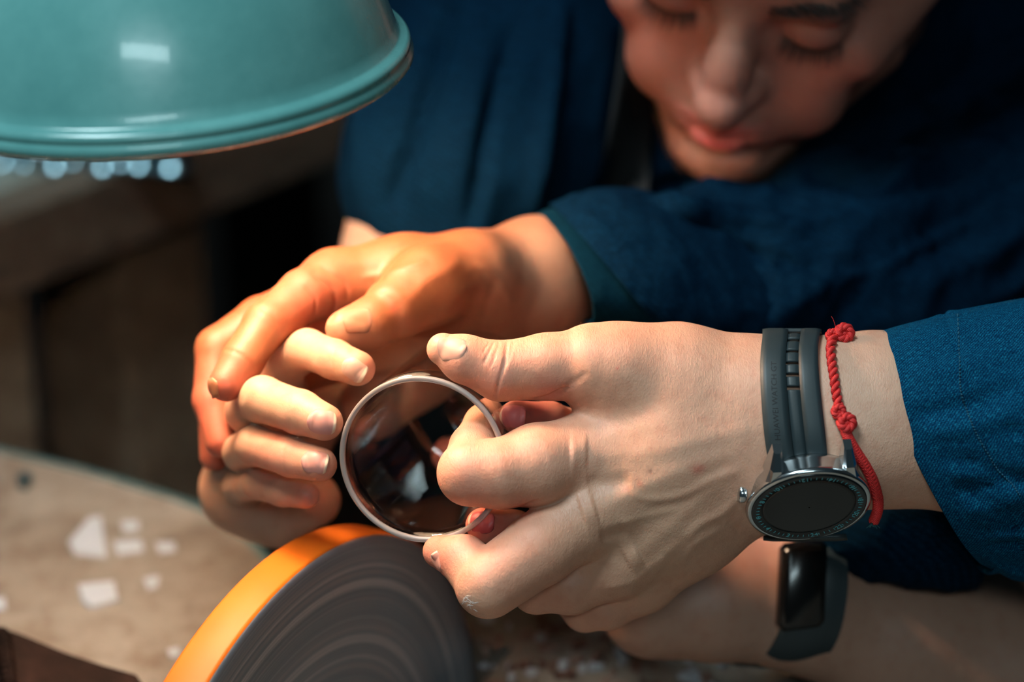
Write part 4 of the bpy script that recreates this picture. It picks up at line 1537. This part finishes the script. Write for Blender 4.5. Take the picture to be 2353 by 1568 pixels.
c2([(1370, -330, 330, 330), (1195, 100, 285, 285), (1100, 330, 262, 262), (1058, 405, 250, 258)], 20)
c2([(1500, -250, 390, 330), (1520, 300, 360, 300), (1600, 700, 380, 330), (1700, 1150, 400, 330)], 40)
c2([(2500, -250, 380, 420), (2350, 400, 370, 360), (2200, 1000, 400, 360)], 50)
c2([(1500, -250, 390, 330), (2500, -250, 380, 420)], 60)
c2([(2650, 360, 300, 290), (2250, 540, 235, 240), (1950, 610, 190, 200), (1700, 640, 165, 165), (1560, 625, 150, 155)], 14)
V, F = g.mesh(D); V = smooth_mesh(V, F, 1); N = vnormals(V, F)
x_, y_ = pix(V)
f = wr(V * np.array([1, .45, 1]), .022, 14) * (x_ < 1480)
f = f + (wr(V @ rot('z', math.radians(-25)).T * np.array([.5, 1.3, 1]), .02, 24) + wr(V, .06, 5)) * (x_ >= 1480)
V = V + N * f[:, None]; N = vnormals(V, F)
lines = [([(1650, 785), (1780, 720), (1900, 655), (2060, 590), (2200, 520), (2353, 425)], 9, 2.2, (0, 400)), ([(1640, 770), (1770, 706), (1890, 640), (2050, 576), (2200, 500), (2353, 405)], 7, -2.5, (0, 400)),
         ([(1480, 500), (1600, 540), (1700, 570), (1860, 610), (1960, 600)], 20, -6, (0, 400)), ([(1520, 450), (1700, 500), (1850, 520), (2000, 480)], 24, 5, (0, 400)),
         ([(1560, 600), (1700, 640), (1800, 650)], 16, -4, (0, 400)), ([(1600, 690), (1640, 640), (1700, 610)], 12, -3, (0, 400)), ([(1900, 320), (2100, 360), (2300, 330)], 22, 6, (0, 400)),
         ([(1850, 400), (2050, 430), (2300, 360)], 22, -6, (0, 400)), ([(2000, 200), (2200, 240), (2353, 230)], 20, 5, (0, 400)),
         ([(1040, 0), (960, 250), (900, 480)], 30, -9, (0, 400)), ([(1180, 60), (1120, 300), (1080, 520)], 26, -7, (0, 400)), ([(1290, 0), (1260, 250), (1220, 500)], 26, 7, (0, 400)), ([(990, 100), (900, 380)], 20, 5, (0, 400))]
V = relief(V, N, lines)
make('shirt', V, F, M['shirt'], pA)
BT = bvh(V, F)


def sl(V, t, a): return wr(V, .05, 4.5) * (.3 + t) + wr(V, .16, 1.2)


V, F, UV = loft([((1262, 468, 130), (1502, 750, 110), (1, -1, 33)), ((1330, 446, 136), (1570, 786, 118), (0, 0, 35)), ((1450, 438, 148), (1680, 800, 134), (0, 0, 36)), ((1650, 485, 172), (1850, 830, 160), (0, 0, 33))], 96, 60, sl, lip=1.2)
make('shirt_sleeve', V, F, M['shirt'], pA, uv=UV)
V, F, UV = loft([((1233, 492, 126), (1358, 748, 106), (5.5, 1.5, 29)), ((1262, 480, 130), (1420, 752, 110), (4.5, 0, 30)), ((1330, 465, 138), (1560, 770, 120), (0, 0, 30))], 96, 24, lambda V, t, a: wr(V, .1, .8), lip=.8)
make('sleeve_cuff', V, F, M['shirt_teal'], pA, uv=UV)

# apron strap over the chest and apron bib


def strap_on(B, left, right, name, m, lift=2.0, n=24):
    A, Bq = spline(left, n), spline(right, n)
    V, F = [], []
    w_ = 7
    for i in range(n):
        for j in range(w_):
            p = A[i] + (Bq[i] - A[i]) * j / (w_ - 1)
            c, nn = cast(B, p[0], p[1])
            if c is None: c, nn = C(p[0], p[1], 250), np.array([0, 0, 1.0])
            V.append(c + np.array([0, 0, 1.0]) * (lift + .5))
    V = np.array(V)
    Vg = V.reshape(n, w_, 3)
    for _ in range(4):
        Vg[1:-1] = (Vg[:-2] + Vg[2:] + 2 * Vg[1:-1]) / 4
    V = Vg.reshape(-1, 3)
    K = len(V)
    for i in range(n - 1):
        for j in range(w_ - 1):
            a = i * w_ + j
            F.append((a, a + w_, a + w_ + 1, a + 1)); F.append((a + K, a + 1 + K, a + w_ + 1 + K, a + w_ + K))
    for i in range(n - 1):
        a, b = i * w_, i * w_ + w_ - 1
        F.append((a, a + K, a + w_ + K, a + w_)); F.append((b, b + w_, b + w_ + K, b + K))
    V = np.vstack([V, V - np.array([0, 0, 2.0])])
    return make(name, V, F, m, pA)


strap_on(BT, [(1440, -60), (1428, 90), (1405, 250), (1378, 420), (1370, 520)], [(1560, -60), (1520, 90), (1505, 250), (1490, 420), (1485, 520)], 'apron_strap', M['apron'], 4)

# ------------------------------------------------------------------ smart band on the far wrist
band = empty('fitness_band', C(1840, 1385, 90), 'blurred black fitness band on the far forearm below the round watch', 'fitness band')
V, F, UV = loft([((1800, 1224, 108), (1700, 1532, 112), (9, 3, 31)), ((1848, 1226, 108), (1775, 1538, 112), (10, 3, 31.5)), ((1890, 1240, 110), (1850, 1528, 114), (9, 3, 31.5))], 96, 14, None, lip=1.0, depth=3, sq=.82)
make('strap', V, F, M['rubber'], band, uv=UV)
c0, c1 = C(1836, 1345, 81), None
V, F = box(C(1842, 1345, 77), (9, 1.0, -1), (.6, 17, 1), (1, -.6, 4), 2.0)
make('display', V, F, M['watch_glass'], band)

# ------------------------------------------------------------------ round watch
watch = empty('wristwatch', C(1860, 1150, -5), 'round steel smartwatch with black numbered bezel and dark rubber strap on the near wrist', 'watch')
WNm = np.array([.075, -.79, .60]); WNm /= np.linalg.norm(WNm)
RW = S(144, -6)
WCc = C(1860, 1169, -9)            # centre of the glass top
u_ = np.cross(np.array([0, 1.0, 0]), WNm); u_ = np.array([1.0, .0, .0]) - WNm * WNm[0]; u_ /= np.linalg.norm(u_)
ct = math.cos(.02)
v_ = np.cross(WNm, u_)              # roughly up the picture


def wl(prof, n=96):
    V = []
    for r, h in prof:
        for k in range(n):
            a = 2 * math.pi * k / n
            V.append(WCc + WNm * h + r * (math.cos(a) * u_ + math.sin(a) * v_))
    F = []
    for i in range(len(prof) - 1):
        for k in range(n):
            l = (k + 1) % n
            F.append((i * n + k, i * n + l, i * n + n + l, i * n + n + k))
    return V, F


V, F = wl([(RW - 2.6, -1.2), (RW - 1.6, -.55), (RW - .5, -.6), (RW, -1.4), (RW, -2.6), (RW - 1.2, -4), (RW - 1.4, -8), (RW - 2.8, -10.5), (RW - 5, -11.3), (.5, -11.5)])
fix(make('case', V, F, M['steel'], watch))
V, F = wl([(RW - 1.7, -.6), (RW - 1.9, -.2), (RW - 2.4, -.1), (RW - 5.6, -.55), (RW - 5.8, -.8)])
BZ = fix(make('bezel_ring', V, F, M['bezel'], watch))
V, F = wl([(RW - 5.7, -.75), (RW - 5.9, -.50), (RW - 7, -.45), (.3, -.42)])
fix(make('display_glass', V, F, M['watch_glass'], watch))


def text_mesh(s, size, ext=.08):
    cu = bpy.data.curves.new('t', 'FONT'); cu.body = s; cu.size = size; cu.align_x = 'CENTER'; cu.align_y = 'CENTER'; cu.extrude = ext; cu.resolution_u = 3
    o = bpy.data.objects.new('t', cu); COL.objects.link(o)
    me = o.to_mesh()
    V = np.array([v.co[:] for v in me.vertices]); F = [tuple(p.vertices) for p in me.polygons]
    o.to_mesh_clear()
    bpy.data.objects.remove(o); bpy.data.curves.remove(cu)
    return V, F


for k, num in enumerate(['6', '8', '10', '12', '14', '16', '18', '20', '22', '24', '2', '4']):
    a = math.radians(100 + 93 - 31 * k) if k < 7 else math.radians(100 + 93 - 30.2 * k)
    r = RW - 4.0
    er = math.cos(a) * u_ + math.sin(a) * v_
    et = -math.sin(a) * u_ + math.cos(a) * v_
    TV, TF = text_mesh(num, 2.9)
    # the top of each figure points to the centre of the dial
    P = WCc + WNm * -.25 + er * r
    V = [P + q[0] * et * 1.0 - q[1] * er + WNm * q[2] for q in TV]
    make('bezel_numeral', V, TF, M['mark'], BZ, smooth=False)
    for j in range(1, 5):
        b = a - math.radians(31 / 5 * j)
        er2 = math.cos(b) * u_ + math.sin(b) * v_; et2 = -math.sin(b) * u_ + math.cos(b) * v_
        L_ = .6
        V_, F_ = box(WCc + WNm * -.27 + er2 * (RW - 4.0), er2 * L_, et2 * .11, WNm * .08)
        make('minute_mark', V_, F_, M['mark'], BZ, smooth=False)

# crown buttons on the left side
for (px, py, d_, r_) in ((1716, 1127, -8, 3.4), (1737, 1226, -10, 2.9)):
    p = C(px, py, d_)
    base_ = WCc - WNm * 6
    dr = (p - base_); dr -= WNm * (dr @ WNm); dr /= np.linalg.norm(dr)
    c_ = base_ + dr * (RW - 1.5)
    V, F = lathe(c_, dr, [(1.3, -1), (1.3, 1.6), (r_ * .8, 1.7), (r_, 2.3), (r_, 4.0), (r_ * .8, 4.8), (.3, 5.0)], 20)
    fix(make('crown', V, F, M['steel'], watch))
# lugs
for s_ in (-1, 1):
    for t_ in (1, -1):
        A_ = WCc - WNm * 5 + u_ * s_ * 13.5 + v_ * t_ * 15.5
        B_ = WCc - WNm * 9.5 + u_ * s_ * 12.6 + v_ * t_ * 25.5
        m_ = (A_ + B_) / 2 + WNm * .5
        V = []
        for (P_, w_, h_) in ((A_, 3.4, 4.2), (m_, 2.4, 4.0), (B_, 1.5, 2.2)):
            V += [P_ + u_ * a * w_ + WNm * b * h_ for a, b in ((-1, -1), (1, -1), (1, .6), (.6, 1), (-.6, 1), (-1, .6))]
        F = [(i * 6 + k, i * 6 + (k + 1) % 6, i * 6 + 6 + (k + 1) % 6, i * 6 + 6 + k) for i in range(2) for k in range(6)] + [tuple(range(6))[::-1], tuple(12 + k for k in range(6))]
        fix(make('lug', V, F, M['steel'], watch, smooth=False))

# strap: an open band that follows the wrist, described by its left and right edges along the loop
NV, NF = NEAR_V, NEAR_F
Ltop = [(1765, 1062), (1756, 1000), (1750, 930), (1747, 860), (1748, 810), (1752, 775)]
Rtop = [(1902, 1058), (1897, 1000), (1889, 930), (1882, 860), (1880, 800), (1886, 758)]
nS = 60
LS, RS_ = spline(Ltop, nS), spline(Rtop, nS)
wc_y = float(C(0, 966, 12)[1])
WCZ = -12.0
_ph = np.linspace(0, 2 * math.pi, 120, endpoint=False)
_r = []
for p_ in _ph:
    best = 0
    for px_ in (1752, 1785, 1818, 1851, 1884):
        o_ = Vector((float(C(px_, 966, 12)[0]), wc_y, WCZ))
        h_ = BN.ray_cast(o_, Vector((0, math.cos(p_), math.sin(p_))))
        if h_[0] is not None: best = max(best, h_[3])
    _r.append(best)
_r = np.array(_r)
_r = np.maximum(_r, (np.roll(_r, 1) + np.roll(_r, -1)) / 2)
for _ in range(6): _r = (_r + (np.roll(_r, 1) + np.roll(_r, -1)) / 2) / 2
_r += 1.9


def strap_pt(phi, s, lift=0.0):
    """phi: 0 at the top silhouette, increasing over the front downwards; s in -1..1 across the width"""
    rr = np.interp(phi % (2 * math.pi), np.append(_ph, 2 * math.pi), np.append(_r, _r[0])) + lift
    y = wc_y + math.cos(phi) * rr
    z = WCZ + math.sin(phi) * rr
    # photo x of the edge at this height
    py = 784 - y / (D0 - z) * FPX
    if math.sin(phi) > -.05:
        tt_ = np.clip((py - 757) / (1062 - 757), 0, 1) * (nS - 1)
        i = int(min(tt_, nS - 2)); f_ = tt_ - i
        xl = np.interp(py, LS[::-1, 1], LS[::-1, 0]); xr = np.interp(py, RS_[::-1, 1], RS_[::-1, 0])
        if py > 1058: xl += (py - 1058) * .25; xr += (py - 1058) * .25
    else:
        xl, xr = 1754, 1888
    xm = (xl + xr) / 2 + (xr - xl) / 2 * s
    return np.array([(xm - 1176.5) / FPX * (D0 - z), y, z])


def band_mesh(s0, s1, p0, p1, th0, th1, n=70, w_=6, name='strap', m=None, holes=False):
    """curved plate between offsets th0 (under) and th1 (outer)"""
    V, F = [], []
    for lay in (th0, th1):
        for i in range(n):
            ph = p0 + (p1 - p0) * i / (n - 1)
            for j in range(w_):
                s = s0 + (s1 - s0) * j / (w_ - 1)
                e_ = .35 * (lay > th0) * (1 if j in (0, w_ - 1) else 0)
                V.append(strap_pt(ph, s, lay - e_))
    K = n * w_
    for i in range(n - 1):
        for j in range(w_ - 1):
            a = i * w_ + j
            F.append((a, a + 1, a + w_ + 1, a + w_)); F.append((a + K, a + w_ + K, a + w_ + 1 + K, a + 1 + K))
    for i in range(n - 1):
        for a, b in ((i * w_, (i + 1) * w_), (i * w_ + w_ - 1, (i + 1) * w_ + w_ - 1)):
            F.append((a, b, b + K, a + K))
    for j in range(w_ - 1):
        for a in (j, (n - 1) * w_ + j):
            F.append((a, a + 1, a + 1 + K, a + K))
    return fix(make(name, V, F, m or M['rubber'], watch))


PE = 2.02     # where the strap meets the case
band_mesh(-1, 1, -math.pi * .93, .02, -1.6, 0.2, 80, 7, 'strap_underside')
STRP = band_mesh(-1, -.12, -.10, PE, -1.8, .3, 60, 5, 'strap')
band_mesh(.32, 1, -.10, PE, -1.8, .3, 60, 5, 'strap')
# the sunken middle channel: bars between the slots, then solid
sl0, sl1 = -.13, .33
ph_of = lambda py: next(p for p in np.linspace(-.05, PE, 700) if (784 - strap_pt(p, .1)[1] / (D0 - strap_pt(p, .1)[2]) * FPX) >= py)
edges = [757, 764, 774, 782, 801, 808, 828, 836, 855, 864, 886, 895]
for a, b in zip(edges[1::2], edges[2::2]):
    band_mesh(sl0, sl1, ph_of(a), ph_of(b), -1.8, -.25, 8, 4, 'strap_bar')
band_mesh(sl0, sl1, ph_of(895), PE, -1.8, -.25, 50, 4, 'strap_channel')
band_mesh(-1, 1, 3.05, 3.6, -1.6, .0, 20, 7, 'strap_lower')
# the words pressed into the strap (reads upwards)
TV, TF = text_mesh('HUAWEI WATCH GT', 3.0, .05)
xmin, xmax = TV[:, 0].min(), TV[:, 0].max()
pa_, pb_ = ph_of(1011), ph_of(832)
V = []
for q in TV:
    t_ = (q[0] - xmin) / (xmax - xmin)
    ph = pa_ + (pb_ - pa_) * t_
    py_ = 1011 + (832 - 1011) * t_
    V.append(strap_pt(ph, -.56 - q[1] / 11.0 + 0.04 * t_, .30 + q[2]))
make('embossed_lettering', V, TF, M['rubber_deep'], STRP, smooth=False)

# ------------------------------------------------------------------ red cord bracelet
cord = empty('cord_bracelet', C(1930, 960, -12), 'red braided cord bracelet with two knots beside the round watch', 'bracelet')
path_a = [(1918, 776), (1908, 802), (1910, 838), (1915, 870), (1920, 906), (1927, 940)]
path_b = [(1940, 990), (1950, 1012), (1966, 1038), (1985, 1066), (2004, 1102), (2015, 1142), (2015, 1172), (2006, 1198)]


def lay(path, n, lift):
    out = []
    for x, y in spline(path, n):
        c, nn = cast(BN, x, min(y, 1136))
        if c is None: c, nn = C(x, y, -8), np.array([0, 0, 1.])
        if y > 1136:
            q = C(x, y, 0); k_ = (y - 1136) / 62
            c = np.array([q[0], q[1], c[2] - k_ * 5]) ; c[0] = q[0] * (D0 - c[2]) / D0; c[1] = q[1] * (D0 - c[2]) / D0
            out.append(c + np.array([0, 0, lift]))
        else:
            out.append(c + nn * lift)
    return np.array(out)


def strands(P, nst, R_, r_, turns, name, ph0=0.0):
    T = np.gradient(P, axis=0); T /= np.linalg.norm(T, axis=1, keepdims=True)
    u, v, _ = frame(T[0])
    fr_ = []
    for i in range(len(P)):
        u = u - T[i] * (u @ T[i]); u /= np.linalg.norm(u); fr_.append((u.copy(), np.cross(T[i], u)))
    for s_ in range(nst):
        Q = []
        for i in range(len(P)):
            a = ph0 + 2 * math.pi * (s_ / nst + turns * i / (len(P) - 1))
            Q.append(P[i] + R_ * (math.cos(a) * fr_[i][0] + math.sin(a) * fr_[i][1]))
        V, F = tube(Q, r_, 8)
        make(name, V, F, M['red_cord'], cord)


strands(lay(path_a, 90, 1.2), 2, .95, .95, 5.5, 'twisted_strand')
Pb = lay(path_b, 200, 1.7)
strands(Pb, 3, 1.15, .92, 13, 'braided_strand')
strands(Pb, 3, 1.15, .92, -13, 'braided_strand', .5)


def knot(px, py, R_, seed, lift=2.6, sq=(1, 1, .8)):
    c, n = cast(BN, px, max(py, 800))
    if py < 800:
        q = C(px, py, 2); c = np.array([q[0], q[1], -2.0]); n = np.array([0, .5, .8])
        lift = 0
    c = c + n * lift
    rs_ = random.Random(seed)
    Q = []
    A_ = rs_.uniform(0, 6)
    for t_ in np.linspace(0, 2 * math.pi, 130, endpoint=False):
        r = R_ * (.72 + .26 * math.cos(7 * t_))
        Q.append(c + np.array([r * math.cos(3 * t_ + A_) * sq[0], r * math.sin(3 * t_ + A_) * sq[1], R_ * .62 * math.sin(7 * t_) * sq[2]]))
    V, F = tube(Q, R_ * .33, 8, closed=True)
    make('knot', V, F, M['red_cord'], cord)
    V, F = lathe(c - np.array([0, R_ * .5, 0]), (0, 1, 0), [(.05, 0), (R_ * .4, R_ * .15), (R_ * .55, R_ * .5), (R_ * .4, R_ * .85), (.05, R_)], 12)
    make('knot_core', V, F, M['red_cord'], cord)


knot(1940, 766, 3.1, 1)
knot(1913, 772, 2.2, 2)
knot(1942, 972, 3.0, 3)
knot(1924, 948, 2.3, 4)
# loose thread end
p = C(1918, 744, 2)
V, F = tube([C(1922, 760, 2), p, C(1914, 733, 2), C(1910, 727, 2)], [.12, .1, .08, .04], 6)
make('loose_thread', V, F, M['red_cord'], cord)
e_ = Pb[-1]
mb = MB()
for i in range(14):
    a = rs.uniform(-.6, .6)
    V_, F_ = tube([e_, e_ + np.array([2.0 * math.sin(a), -1.2, 0]), e_ + np.array([3.6 * math.sin(a * 1.4), -1.8 - rs.random() * .8, .4])], .14, 5); mb.add(V_, F_)
mb.build('thread_end', M['thread'], cord)
print('TRIS', sum(len(o.data.polygons) * 2 for o in bpy.data.objects if o.type == 'MESH'))
